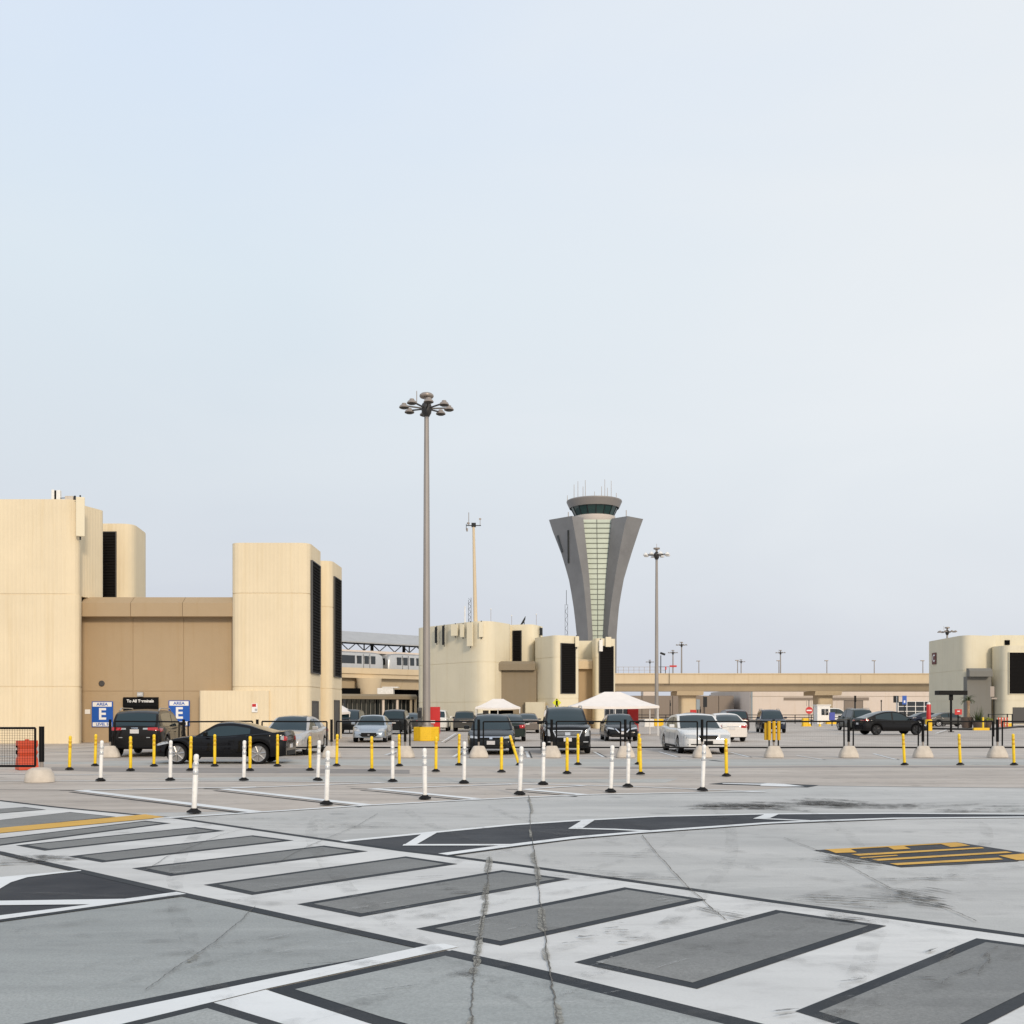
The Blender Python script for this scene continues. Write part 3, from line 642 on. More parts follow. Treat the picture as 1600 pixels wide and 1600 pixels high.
def area_sign(px, py):
    c = Vector((PX(px, Yw-.06), Yw-.06, PZ(py, Yw-.06))); w = 33/F*Yw; h = 40/F*Yw
    o = thing('area_sign', '', 'sign', c)
    MB().box((0, 0, 0), (w, .04, h)).build('panel', 'blue', o, smooth=0, bevel=.006)
    MB().box((0, -.024, h*.385), (w*.90, .012, h*.175)).build('band', 'white', o, smooth=0); MB().box((0, -.024, -h*.395), (w*.90, .012, h*.155)).build('band', 'white', o, smooth=0)
    text_mesh('E', h*.62, 'white', o, (0, -.024, -h*.01), bold=.022, sx=1.0)
    text_mesh('AREA', h*.155, 'blue', o, (0, -.034, h*.385), bold=.005, sx=1.15)
    text_mesh('LEVEL 5', h*.145, 'blue', o, (0, -.034, -h*.395), bold=.005)
    return o
a1 = area_sign(160, 1116); a1['label'] = 'blue AREA E sign on the tan wall left of the dark doorway'
a2 = area_sign(280, 1114.5); a2['label'] = 'blue AREA E sign right of the doorway, partly behind the dark SUV'
for o in (a1, a2): o['group'] = 'area signs beside the doorway'
for px, py, Y, lb in ((28, 1108, Yf+.13, 'small white and red notice on the ribbed wall at far left'), (398, 1106, 53.24, 'small white and red notice on the low ribbed wall above the black coupe')):
    o = thing('wall_notice', lb, 'sign', (PX(px, Y), Y, PZ(py, Y)), group='wall notices')
    MB().box((0, 0, 0), (.30, .03, .46)).build('panel', 'white', o, smooth=0); MB().box((-.03, -.018, .13), (.20, .01, .15)).build('symbol', 'red', o, smooth=0); MB().box((.07, -.018, -.1), (.12, .01, .12)).build('symbol', 'roof_grey', o, smooth=0)
# rooftop equipment on the left block
def panel_antenna(x, y, z0, z1, w, rz, lb, m='cream2', gp_='panel antennas'):
    o = thing('panel_antenna', lb, 'antenna', (x, y, z0), rz, gp_)
    MB().box((0, -.12, (z1-z0)/2), (w, .14, z1-z0)).build('housing', m, o, smooth=0, bevel=.03)
    b = MB()
    for f in (.12, .85): b.box((0, 0, (z1-z0)*f), (.08, .16, .1))
    b.tube((0, .02, -.15), (0, .02, z1-z0+.12), .04); b.build('bracket', 'steel', o)
    return o
panel_antenna(PX(125, Yf)-.05, 52.45, PZ(838, Yf), PZ(778, Yf)+.05, .42, R(25), 'tall cream panel antenna on the upper corner of the left building', gp_='antennas on the left building')
o = thing('roof_equipment', 'white antenna box with dark side on top of the left building', 'antenna', (PX(83.5, 53), 53, zt), group='antennas on the left building')
MB().box((0, 0, .32), (.14, .2, .62)).build('housing', 'white_pl', o, smooth=0, bevel=.02); MB().box((.15, .02, .30), (.12, .16, .58)).build('backplate', 'black', o, smooth=0)
o = thing('roof_equipment', 'pale radio unit with a cable next to the antenna box on the left building roof', 'antenna', (PX(92, 53), 53, zt), group='antennas on the left building')
MB().box((0, 0, .30), (.20, .2, .6)).build('housing', 'white_pl', o, smooth=0, bevel=.02); MB().tube((.1, 0, .2), (.5, 0, .22), .02).build('cable', 'steel', o)
o = thing('roof_equipment', 'low pale box with bent pipe at the roof corner of the left building', 'antenna', (PX(109.5, 52.9), 52.9, zt), group='antennas on the left building')
MB().box((0, 0, .14), (.42, .3, .26)).build('housing', 'base_conc', o, smooth=0, bevel=.02); MB().tube((.25, 0, .0), (.25, 0, .30), .05).tube((.25, 0, .25), (.42, -.4, -.1), .04).build('pipe', 'steel', o)

# ---- building in the middle
tM = thing('concrete_building', 'cream concrete building in the middle with antennas, below the control tower', 'building', (0, 95, 0), world=True)
zT = 9.75; zs = 6.07; zb = PZ(1092, 93)
block(tM, 'wall', rpoly([(PX(653.5, 100), 100), (PX(748, 92), 92), (PX(771, 92.6), 92.6), (PX(797, 95.6), 95.6), (PX(797, 95.6), 104), (PX(653.5, 100), 104)], [.6, 1.6, .5, .4, 0, .5]), [0, zb-.3, zs, zT], 'cream2', gap=.06)
block(tM, 'wall', rpoly([(PX(790, 97.2), 104), (PX(790, 97.2), 97.2), (PX(832, 96.2), 96.2), (PX(848, 99), 99), (PX(848, 99), 104)], [0, 0, .8, .3, 0]), [0, zs, zT+.05], 'cream2', gap=.06)
f3 = ((PX(790, 97.2), 97.2), (PX(832, 96.2), 96.2)); louver(tM, onl(*f3, 802), onl(*f3, 814.5), 6.3, PZ(986, 96.8), proud=.04)
xa, xb = PX(764, 93.6), PX(838, 93.6)
MB().prism([(xa, 94), (xb, 94), (xb, 95.5), (xa, 95.5)], 0, PZ(1047, 93.6)).build('wall', 'taupe', tM)
MB().extr([(-.9, PZ(1047, 93.5)), (0, PZ(1047, 93.5)), (0, PZ(1037, 93.5)), (-.4, PZ(1033, 93.7)), (-.9, PZ(1033, 93.7))], (PX(765.5, 93.5), 93.5), (PX(836, 93.5), 93.5)).build('beam', 'taupe', tM, smooth=0)
zR = 8.4
block(tM, 'wall', rpoly([(PX(838, 99), 99), (PX(836, 94.6), 94.6), (PX(868, 91), 91), (PX(904, 92.4), 92.4), (PX(904, 92.4), 99)], [0, .2, .8, .2, 0]), [0, zb, PZ(1028, 92.5), zR], 'cream2', gap=.06)
f4 = ((PX(868, 91), 91), (PX(904, 92.4), 92.4)); louver(tM, onl(*f4, 876.5), onl(*f4, 898), PZ(1083, 91.7), PZ(1006, 91.7), proud=.03)
block(tM, 'wall', rpoly([(PX(820.5, 93.2), 95), (PX(820.5, 93.2), 93.2), (PX(852, 92.1), 92.1), (PX(852, 92.1), 95)], [.1, .1, 0, 0]), [0, PZ(1097, 92.9)], 'cream2')
xa, xb = PX(902, 98), PX(934, 98)
MB().prism([(xa, 98.2), (xb, 98.2), (xb, 101), (xa, 101)], 0, PZ(1044, 98)).build('wall', 'tan', tM)
MB().extr([(-.9, PZ(1045, 97.6)), (0, PZ(1045, 97.6)), (0, PZ(1033, 97.6)), (-.4, PZ(1030, 97.8)), (-.9, PZ(1030, 97.8))], (PX(903, 97.6), 97.6), (PX(926, 97.6), 97.6)).build('beam', 'viaduct', tM, smooth=0)
MB().prism([(xa, 99.2), (xb, 99.2), (xb, 101), (xa, 101)], PZ(1044, 98)+.01, 8.45).build('wall', 'cream3', tM)
block(tM, 'wall', rpoly([(PX(927, 102), 102), (PX(925, 98.5), 98.5), (PX(930, 95.6), 95.6), (PX(961.5, 96.6), 96.6), (PX(961.5, 96.6), 102)], [0, .3, .8, .3, 0]), [0, zb, PZ(1028, 96), 8.45], 'cream2', gap=.06)
f5 = ((PX(930, 95.6), 95.6), (PX(961.5, 96.6), 96.6)); louver(tM, onl(*f5, 936.5), onl(*f5, 957.5), PZ(1082, 96), PZ(1010, 96), proud=.03)
# antennas on the middle building
def ridge(px):   # point on the left face of the main block at pixel column px
    a = Vector((PX(653.5, 100), 100)); b = Vector((PX(748, 92), 92)); k = (px-800)/F
    t = (k*a.y-a.x)/((b.x-a.x)-k*(b.y-a.y)); return a.lerp(b, t)
rz_l = math.atan2(-8, PX(748, 92)-PX(653.5, 100))
gA = 'panel antennas on the middle building'
specs = [(685.5, 980, 1005, .22, 'steel', 'thin dark panel antenna, leftmost on the middle building wall'), (697, 978, 1008, .22, 'steel', 'thin dark panel antenna, second from left on the middle building wall'),
         (714.5, 976, 994, .75, 'cream2', 'short wide cream panel antenna, third from left on the middle building wall'), (726.5, 976, 996, .42, 'cream2', 'narrow cream panel antenna just left of the longest one'),
         (738.5, 973, 1010, .62, 'cream2', 'longest cream panel antenna, below the mast on the middle building'), (750, 972, 996, .42, 'cream2', 'cream panel antenna right of the longest one on the rounded corner')]
for px, ya, yb, w, m, lb in specs:
    p = ridge(min(px, 741)); 
    if px > 745: p = Vector((PX(752, 92.2), 92.35))
    panel_antenna(p.x-.18 if px < 745 else p.x, p.y-.15, PZ(yb, p.y), PZ(ya, p.y), w, rz_l+R(20) if px < 745 else R(-8), lb, m, gA)
panel_antenna(PX(901, 92.1), 92.1, PZ(1011, 92), PZ(996, 92)+.1, .36, R(12), 'small cream panel antenna beside the upper right louver corner', 'cream2', gA)
panel_antenna(PX(938.5, 95.7), 95.7, PZ(1018, 95.7), PZ(1000, 95.7), .34, R(8), 'white panel antenna hanging at the left of the rightmost louver', 'white_pl', gA)
panel_antenna(PX(950, 96.0), 96.0, PZ(1011, 96), PZ(997, 96)+.1, .55, R(10), 'cream panel antenna over the top of the rightmost louver', 'cream2', gA)
panel_antenna(PX(844, 97.9), 97.8, PZ(993, 97.8), PZ(981, 97.8), .3, R(50), 'small dark panel antenna on the right end of the rear block', 'steel', gA)
panel_antenna(PX(793.5, 96), 95.9, PZ(1022, 96), PZ(1002, 96), .30, R(5), 'white equipment rack mounted left of the small rear louver', 'white_pl', gA)
o = thing('antenna_mast', 'tall slim beige mast with crossarm standing on the middle building roof', 'mast', (PX(743, 94), 94, zT))
zm = PZ(822, 94)-zT
MB().tube((0, 0, 0), (-.18, 0, zm), .19, .11, 12).build('mast', 'viaduct', o)
c = MB().bar((-.85, 0, zm+.05), (.5, 0, zm+.05), .07); c.box((-.17, 0, zm+.1), (.4, .3, .36)); c.bar((-.85, 0, zm-.35), (-.85, 0, zm+.2), .05); c.build('crossarm', 'steel', o)
for mb in (MB().tube((-.62, 0, zm+.05), (-.62, 0, zm+1.25), .03), MB().lathe([(.0, 0), (.12, .02), (.12, .18), (0, .2)], (-.66, 0, zm+.15), 8), MB().lathe([(0, 0), (.08, .02), (.08, .3), (0, .32)], (-.78, 0, zm-.5), 8), MB().tube((.42, 0, zm+.05), (.42, 0, zm+.55), .025), MB().box((.42, 0, zm+.65), (.2, .1, .14))): mb.build('instrument', 'lamp_head', o)
o = thing('lattice_antenna', 'short dark lattice antenna beside the beige mast', 'antenna', (PX(734, 94), 94, zT))
l = MB()
for k in range(9): l.bar((-.12 if k % 2 else .12, 0, .25*k), (.12 if k % 2 else -.12, 0, .25*k+.25), .03)
l.bar((-.12, 0, 0), (-.12, 0, 2.1), .03).bar((.12, 0, 0), (.12, 0, 2.3), .04); l.build('lattice', 'steel', o); MB().tube((-.45, 0, 0), (-.45, 0, 1.5), .06).build('whip', 'white_pl', o)
for px, py, lb in ((767, 952, 'thin whip antenna above the rounded corner of the middle building'), (799.5, 962, 'thin whip antenna with small tip left of the rear louver block'), (838, 960, 'thin whip antenna on the right of the rear block roof')):
    o = thing('whip_antenna', lb, 'antenna', (PX(px, 97.5), 97.5, zT+.05), group='whip antennas on the middle building')
    MB().tube((0, 0, 0), (0, 0, PZ(py, 97.5)-zT), .018, n=6).build('rod', 'lamp_head', o); MB().lathe([(0, 0), (.06, .03), (.06, .1), (0, .14)], (0, 0, PZ(py, 97.5)-zT-.1), 8).build('tip', 'white_pl', o)
o = thing('roof_dish', 'dark tilted dish on the roof of the rear block', 'antenna', (PX(819, 98), 98, zT+.05))
MB().lathe([(0, 0), (.3, .04), (.55, .16), (.56, .18), (.28, .09), (0, .05)], (0, 0, 0), 16).build('dish', 'steel', o).rotation_euler = (0, R(-60), 0)
o.children[0].location = (0, 0, .35); MB().tube((0, 0, 0), (0, 0, .4), .04).build('stand', 'steel', o)
o = thing('lattice_mast', 'thin grey lattice mast behind the middle building left of the control tower', 'mast', (PX(885, 108), 108, 0))
l = MB(); zt_ = PZ(922, 108)
for sx in (-.14, .14): l.bar((sx, 0, 0), (sx, 0, zt_-1.5), .035)
for k in range(int(zt_/.45)-3): l.bar((-.14 if k % 2 else .14, 0, .45*k), (.14 if k % 2 else -.14, 0, .45*k+.45), .03)
l.tube((0, 0, zt_-1.6), (0, 0, zt_), .025, n=6); l.build('lattice', 'steel', o)

# ---- building at the right with the C sign
tC = thing('concrete_building', 'grey and cream building at the right edge with a dark red C sign', 'building', (60, 128, 0), world=True)
YC = 125.0; zC = PZ(992, YC)
block(tC, 'wall', rpoly([(PX(1453, 136.6), 137), (PX(1507, YC), YC), (PX(1556, 127), 127), (PX(1556, 127)+6, 145), (PX(1457, 145), 145)], [.8, 2.2, 0, 0, 0]), [0, PZ(1095, YC), PZ(1047, YC), zC], 'cream3', gap=.07)
block(tC, 'wall', [(PX(1550, 130), 130), (PX(1700, 130), 130), (PX(1700, 130), 145), (PX(1552, 145), 145)], [0, PZ(992.5, 130)], 'cream3')
MB().prism([(PX(1514, 124.5), 125.0), (PX(1552, 124.5), 125.0), (PX(1552, 124.5), 127.5), (PX(1514, 124.5), 127.5)], 0, PZ(1057, 124.5)).build('wall', 'greywall', tC)
MB().extr([(-.9, PZ(1057, 124)), (0, PZ(1057, 124)), (0, PZ(1048, 124)), (-.4, PZ(1044, 124.2)), (-.9, PZ(1044, 124.2))], (PX(1515, 124), 124), (PX(1551, 124), 124)).build('beam', 'greywall', tC, smooth=0)
block(tC, 'wall', rpoly([(PX(1553, 132), 132), (PX(1550, 126), 126), (PX(1570, 123.4), 123.4), (PX(1680, 124.2), 124.2), (PX(1680, 124.2), 132)], [0, .4, 1.0, 0, 0]), [0, PZ(1095, 124), PZ(1048, 124), PZ(1009, 124)], 'cream3', gap=.07)
f6 = ((PX(1570, 123.4), 123.4), (PX(1680, 124.2), 124.2)); louver(tC, onl(*f6, 1576.5), onl(*f6, 1640), PZ(1084, 124), PZ(1020, 124), proud=.04, frame='cream3')
door(tC, onl(*f6, 1583), onl(*f6, 1612), .1, PZ(1106, 124))
MB().box((PX(1574, 129.9), 129.95, PZ(1004, 130)), (.6, .2, .6)).build('window', 'void', tC, smooth=0)
kx = lambda px: (lambda a, b, k: a.lerp(b, (k*a.y-a.x)/((b.x-a.x)-k*(b.y-a.y))))(Vector((PX(1453, 136.6), 137)), Vector((PX(1507, YC), YC)), (px-800)/F)
cs = thing('letter_sign', 'dark red letter C sign high on the grey wall at the right', 'sign', (kx(1460.5).x-.03, kx(1460.5).y, PZ(1029, kx(1460.5).y)), math.atan2(YC-137, PX(1507, YC)-PX(1453, 136.6)))
MB().box((0, -.05, 0), (1.35, .1, 1.5)).build('panel', mat('dark red sign face', (.11, .018, .014), .5), cs, smooth=0); text_mesh('C', 1.30, 'white', cs, (0, -.11, 0), bold=.012, sx=1.0)

# ---- people mover viaduct and station left of the middle building
p0 = Vector((PX(500, 113), 113)); p1 = Vector((PX(700, 126), 126))
vs = thing('station_viaduct', 'cream elevated people mover guideway with round column between the left and middle buildings', 'viaduct', (-12, 118, 0), world=True)
ztop = PZ(1042.5, 115)
MB().extr([(-5, ztop-2.3), (-1.2, ztop-2.35), (-.75, ztop-1.25), (0, ztop-1.15), (0, ztop-.75), (.16, ztop-.65), (.16, ztop), (-.15, ztop), (-.15, ztop-.5), (-5, ztop-.5)], p0, p1).build('girder', 'viaduct', vs, smooth=0)
MB().lathe([(1.15, 0), (1.15, ztop-2.9), (1.35, ztop-2.2), (1.45, ztop-1.2)], (PX(574, 115.5), 116.8, 0), 28).build('column', 'viaduct', vs)
MB().extr([(-2.6, 0), (-2.4, 0), (-2.4, ztop-2.36), (-2.6, ztop-2.36)], p0, p1).build('under_shade', 'void', vs, smooth=0)  # black sheet standing in for the deep shade under the girder
t_ = (p1-p0).normalized(); nrm = Vector((t_.y, -t_.x))
rf = thing('station_roof', 'grey pitched station roof on dark trusses above the train', 'roof', (-12, 120, 0), world=True)
q0 = p0-nrm*2.0-t_*6; q1 = p1-nrm*2.0; zr = PZ(1003, 117); zr1 = PZ(984, 119.5)
MB().extr([(.6, zr), (.6, zr+.12), (-3.0, zr1), (-7.5, zr1), (-7.5, zr1-.2), (-3.0, zr1-.2), (.4, zr)], q0, q1).build('roof_panel', 'roof_grey', rf, smooth=0)
tr = MB(); L_ = (q1-q0).length; nseg = 11
zlo = PZ(1014.5, 117)
for k in range(nseg):
    a = q0+(q1-q0)*(k/nseg); b = q0+(q1-q0)*((k+.5)/nseg); c = q0+(q1-q0)*((k+1)/nseg)
    tr.bar((a.x, a.y, zlo), (b.x, b.y, zr), .085); tr.bar((b.x, b.y, zr), (c.x, c.y, zlo), .085)
    if k % 3 == 0: tr.bar((a.x, a.y, zlo), (a.x, a.y, zr), .14)
tr.bar((q0.x, q0.y, zr-.06), (q1.x, q1.y, zr-.06), .16); tr.build('truss', 'steel', rf, smooth=0)
bb = MB().extr([(-.2, PZ(1018.5, 117)), (.3, PZ(1018.5, 117)), (.3, zlo), (-.2, zlo)], q0, q1); bb.build('fascia', 'white_wall', rf, smooth=0)
bb = MB().extr([(-6.2, ztop-.5), (-6, ztop-.5), (-6, PZ(1016, 121)), (-6.2, PZ(1016, 121))], q0, q1); bb.build('back_wall', 'greywall', rf, smooth=0)
pp = MB()
for k in range(5):
    a = q0-nrm*3.6+(q1-q0)*((k+.5)/5); pp.tube((a.x, a.y, 0), (a.x, a.y, zr1-.1), .2)
pp.build('post', 'steel', rf)
# the two train cars
def train_car(px0, px1, lb, nose):
    def on(px, d=.45):
        a = p0-nrm*d; b = p1-nrm*d; k = (px-800)/F; t = (k*a.y-a.x)/((b.x-a.x)-k*(b.y-a.y)); return a.lerp(b, t)
    A, B = on(px0), on(px1); l = (B-A).length; rz = math.atan2(B.y-A.y, B.x-A.x); zf = ztop-.42; h = PZ(1017.5, 116.5)-zf
    o = thing('train_car', lb, 'train', (A.x, A.y, zf), rz, 'people mover train cars')
    def prof(f): return [(0, .15), (0.0, h*.62), (.12, h*.93), (.5, h), (2.2, h), (2.6, h*.93), (2.7, h*.62), (2.7, .15)]
    def sec(x, s): return [(x, y*1.0+(1-s)*(1.35-y)*.5, .15+(z-.15)*(s if z > h*.7 else 1)) for y, z in prof(0)]
    xs = [(0, 1), (l-1.4, 1), (l-.5, .96), (l-.12, .86), (l, .72)] if nose > 0 else [(0, .72), (.12, .86), (.5, .96), (1.4, 1), (l, 1)]
    mb = MB(); n = 8
    for x, s in xs: mb.v += [Vector(p) for p in sec(x+(-.0), s)]
    for i in range(len(xs)-1):
        for k in range(n): mb.f.append([i*n+k, (i+1)*n+k, (i+1)*n+(k+1) % n, i*n+(k+1) % n])
    mb.f += [list(range(n)), list(range((len(xs)-1)*n, len(xs)*n))[::-1]]
    mb.build('body', 'train', o)
    wins = [(.25, 1.5), (1.75, 3.65), (4.05, 4.85), (5.05, 5.8), (6.05, 6.75), (8.4, 9.6), (9.9, 10.8)] if nose > 0 else [(l-x1, l-x0) for x0, x1 in ((0, 0),)]
    if nose > 0: wins = [(l-1.25-w1, l-1.25-w0) for w0, w1 in ((0.0, .62), (.92, 1.55), (1.95, 2.6), (2.9, 4.8), (5.2, 5.9), (6.1, 6.8), (7.4, 9.2)) if l-1.25-w1 > 0.1]
    else: wins = [(1.2+w0, 1.2+w1) for w0, w1 in ((0, .65), (.95, 1.6), (2.0, 2.6), (2.95, 4.6), (5.0, 5.7), (6.0, 6.7)) if 1.2+w1 < l-.1]
    for w0, w1 in wins: MB().box(((w0+w1)/2, -.01, h*.60), (w1-w0, .06, h*.40)).build('window', 'glass_dark', o, smooth=0, bevel=.02)
    nx = l-.1 if nose > 0 else .1
    MB().box((nx, 1.35, h*.58), (.25, 1.3, h*.34)).build('front_window', 'glass_dark', o, smooth=0)
    MB().box((l/2, -.03, .22), (l-1.6, .03, .14)).build('skirt', 'dark_door', o, smooth=0)
    for dx in (wins[1][0]-.12, wins[1][1]+.12): MB().box((dx, -.015, h*.5), (.04, .03, h*.8)).build('door_seam', 'dark_door', o, smooth=0)
    return o
train_car(495, 600, 'silver people mover car on the guideway, left of the gap', 1)
train_car(607.5, 700, 'silver people mover car on the guideway, right of the gap', -1)
# low dark glazed building below
lb_ = thing('glazed_building', 'low dark glazed building with flat canopy under the people mover guideway', 'building', (-11, 104, 0), world=True)
e0 = Vector((PX(495, 98), 98)); e1 = Vector((PX(652, 104), 104)); zc = PZ(1084, 99.5)
MB().extr([(-14, zc-.5), (0, zc-.5), (0, zc-.2), (-.3, zc), (-14, zc)], e0, e1).build('roof', 'taupe', lb_, smooth=0)
MB().extr([(-1.5, .0), (-1.0, .0), (-1.0, 1.05), (-1.5, 1.05)], e0, e1).build('wall', 'brown_wall', lb_, smooth=0)
MB().extr([(-1.4, 1.05), (-1.15, 1.05), (-1.15, zc-.5), (-1.4, zc-.5)], e0, e1).build('window', 'glass_dark', lb_, smooth=0)
mu = MB()
for k in range(22):
    p = e0.lerp(e1, (k+.5)/22)-Vector(((e1-e0).normalized().y, -(e1-e0).normalized().x))*1.08; mu.bar((p.x, p.y, 1.06), (p.x, p.y, zc-.52), .07)
mu.build('mullion', 'greywall', lb_, smooth=0)
for px in (598, 620, 641.5, 648.5):
    k = (px-800)/F; t = (k*e0.y-e0.x)/((e1.x-e0.x)-k*(e1.y-e0.y)); p = e0.lerp(e1, t); MB().tube((p.x, p.y+.4, 0), (p.x, p.y+.4, zc-.5), .14, n=12).build('column', 'viaduct' if px > 630 else 'white_wall', lb_)
MB().extr([(-13.8, 0), (-13.5, 0), (-13.5, ztop-2.36), (-13.8, ztop-2.36)], e0, e1).build('wall', 'void', lb_, smooth=0)  # black sheet at the back, painted shade seen below the guideway
o = thing('roof_unit', 'white box unit on the canopy roof of the dark glazed building', 'roof unit', (PX(603, 103.5), 103.5, zc)); MB().box((0, 0, .32), (1.6, 1.2, .62)).build('housing', 'white_pl', o, smooth=0, bevel=.03); MB().box((.5, 0, .70), (1.6, 1.3, .12)).build('cover', 'white_pl', o, smooth=0, bevel=.02)

# ---- long viaduct at the right
vd = thing('road_viaduct', 'long cream concrete viaduct on stout columns crossing behind the lot', 'viaduct', (40, 160, 0), world=True)
Yv = 160.; zt2 = PZ(1052, Yv)
MB().extr([(-9, zt2-2.7), (-1.8, zt2-2.75), (-1.6, zt2-2.55), (-.75, zt2-1.7), (0, zt2-1.6), (0, zt2-.15), (.12, zt2-.12), (.12, zt2), (-.3, zt2), (-.3, zt2-.9), (-9, zt2-.9)], (-16, Yv), (150, Yv)).build('girder', 'viaduct', vd, smooth=0)
jt = MB()
for px in (1046, 1345): jt.box((PX(px, Yv), Yv-.005, zt2-.9), (.06, .02, 1.3))
jt.build('joint', 'taupe', vd, smooth=0)
for px in (850, 1073.5, 1285.5, 1500):
    x = PX(px, Yv+5)
    MB().prism(rpoly([(x-1.25, Yv+3.4), (x+1.25, Yv+3.4), (x+1.25, Yv+6.6), (x-1.25, Yv+6.6)], .6), 0, zt2-3.4).build('column', 'viaduct', vd)
    MB().extr([(-8.5, zt2-3.4), (-2.2, zt2-3.4), (-1.9, zt2-2.9), (-1.85, zt2-2.76), (-8.5, zt2-2.76)], (x-2.1, Yv), (x+2.1, Yv)).build('column_cap', 'viaduct', vd, smooth=0)
rl = thing('viaduct_railing', 'thin grey railing on top of the viaduct right of the middle building', 'railing', (18, 160.5, zt2), world=True)
r_ = MB(); x0, x1 = PX(950, Yv), PX(1040, Yv)
for k in range(12): x = x0+(x1-x0)*k/11; r_.bar((x, 160.4, zt2-.02), (x, 160.4, zt2+1.0), .05)
r_.build('post', 'lamp_head', rl, smooth=0); MB().bar((x0, 160.4, zt2+1.0), (x1, 160.4, zt2+1.0), .05).bar((x0, 160.4, zt2+.5), (x1, 160.4, zt2+.5), .04).build('rail', 'lamp_head', rl, smooth=0)
gt = thing('access_gate', 'dark ladder gate with red top hanging on the viaduct side', 'gate', (PX(1043, Yv), Yv-.2, zt2-2))
MB().bar((-.35, 0, 2), (-.35, 0, 3.0), .09).bar((.25, 0, .2), (.25, 0, 2.9), .05).bar((-.6, 0, .2), (.25, 0, .2), .05).bar((-1.4, 0, 3.0), (.3, 0, 3.0), .06).build('frame', 'steel', gt, smooth=0); MB().box((-.3, 0, 2.8), (.2, .1, .5)).build('marker', 'red', gt, smooth=0)
def viaduct_lamp(px, py, lb):
    o = thing('viaduct_lamp', lb, 'street lamp', (PX(px, 163), 163, zt2-.9), group='slim lamps on the viaduct'); h = PZ(py, 163)-zt2+.9
    MB().tube((0, 0, 0), (0, 0, h), .08, .06, 8).build('pole', 'lamp_head', o); MB().box((-.12, -.1, h+.06), (.55, .3, .14)).build('lamp', 'lamp_head', o, smooth=0, bevel=.02); return o
for px, py, lb in ((1092, 1033.5, 'slim lamp on the viaduct right of the tall sunlit-headed floodlight'), (1152.5, 1032.5, 'slim lamp on the viaduct touching the second cross-headed mast'), (1217, 1033, 'slim lamp on the viaduct left of the tall thin mast'), (1292, 1033, 'slim lamp on the viaduct above the white booth'), (1366, 1033, 'slim lamp on the viaduct above the black hatchback'), (1442, 1033, 'slim lamp on the viaduct beside the C building')):
    viaduct_lamp(px, py, lb)
o = thing('tilted_floodlight', 'dark tilted floodlight on a short post right of the second tall lamp pole', 'floodlight', (PX(1032.5, 162), 162, zt2-.9)); h = PZ(1024, 162)-zt2+.9
MB().tube((0, 0, 0), (0, 0, h), .07, n=8).build('post', 'steel', o); MB().box((.3, 0, h+.25), (.8, .5, .3), ry=R(20)).build('lamp', 'steel', o, smooth=0, bevel=.03)

# ---- terminal buildings below the viaduct
tb = thing('terminal_building', 'long pale terminal building with brown stripe behind the viaduct columns', 'building', (65, 195, 0), world=True)
Yt = 192.
MB().prism([(PX(1172, Yt), Yt), (PX(1640, Yt), Yt), (PX(1640, Yt), 230), (PX(1172, Yt), 230)], 0, PZ(1076.5, Yt)).build('wall', 'white_wall', tb)
sp = MB().box((PX(1291, Yt), Yt-.03, PZ(1092, Yt)), (133/F*Yt, .08, 4.5/F*Yt)); sp.build('stripe', 'brown_wall', tb, smooth=0)
MB().box((PX(1314, Yt), Yt-.01, PZ(1088, Yt)), (284/F*Yt, .05, .05)).build('joint', 'taupe', tb, smooth=0)
door(tb, (PX(1319, Yt), Yt), (PX(1348, Yt), Yt), 0, PZ(1095, Yt), 'brown_wall', handle=False, name='loading_door')
w = MB().box((PX(1430, Yt), Yt-.04, (PZ(1096, Yt)+.6)/2), (54/F*Yt, .1, PZ(1096, Yt)-.6)).build('window', 'glass_dark', tb, smooth=0)
g_ = MB()
for k in range(5): g_.bar((PX(1403+13.5*k, Yt), Yt-.12, .55), (PX(1403+13.5*k, Yt), Yt-.12, PZ(1096, Yt)), .12)
for k in range(4): g_.bar((PX(1403, Yt), Yt-.14, .6+k*(PZ(1096, Yt)-.6)/3), (PX(1457, Yt), Yt-.14, .6+k*(PZ(1096, Yt)-.6)/3), .10)
g_.build('frame', 'white_pl', w, smooth=0)
MB().extr([(-.3, 0), (0, 0), (0, PZ(1079.5, Yt)), (-.3, PZ(1079.5, Yt))], (PX(1108, 240), 240), (PX(1173.4, Yt-.2), Yt-.2)).build('metal_cladding', 'bluegrey', tb, smooth=0)
bw = thing('terminal_building', 'low brown panelled building under the viaduct behind the white tent', 'building', (28, 200, 0), world=True)
b_ = MB(); xs = [PX(955+24*k, 200) for k in range(9)]
for k in range(8): b_.prism([(xs[k]+.05, 200), (xs[k+1]-.05, 200), (xs[k+1]-.05, 225), (xs[k]+.05, 225)], 0, PZ(1087, 200))
b_.build('wall', 'brown_wall', bw); MB().box((PX(1012, 210), 210, PZ(1085, 205)+.0), (18/F*205, 4, 1.3)).build('roof_unit', 'white_wall', bw, smooth=0)
gd = thing('guard_rail', 'dark three-bar guard rail along the far edge of the lot', 'railing', (40, 131, 0), world=True)
r_ = MB()
for z in (.45, .8, 1.12): r_.bar((PX(990, 131), 131, z), (PX(1470, 131), 131, z), .09)
r_.build('rail', 'steel', gd, smooth=0); r_ = MB()
for k in range(20): x = PX(990, 131)+(PX(1470, 131)-PX(990, 131))*k/19; r_.bar((x, 131.1, 0), (x, 131.1, 1.15), .09)
r_.build('post', 'steel', gd, smooth=0)

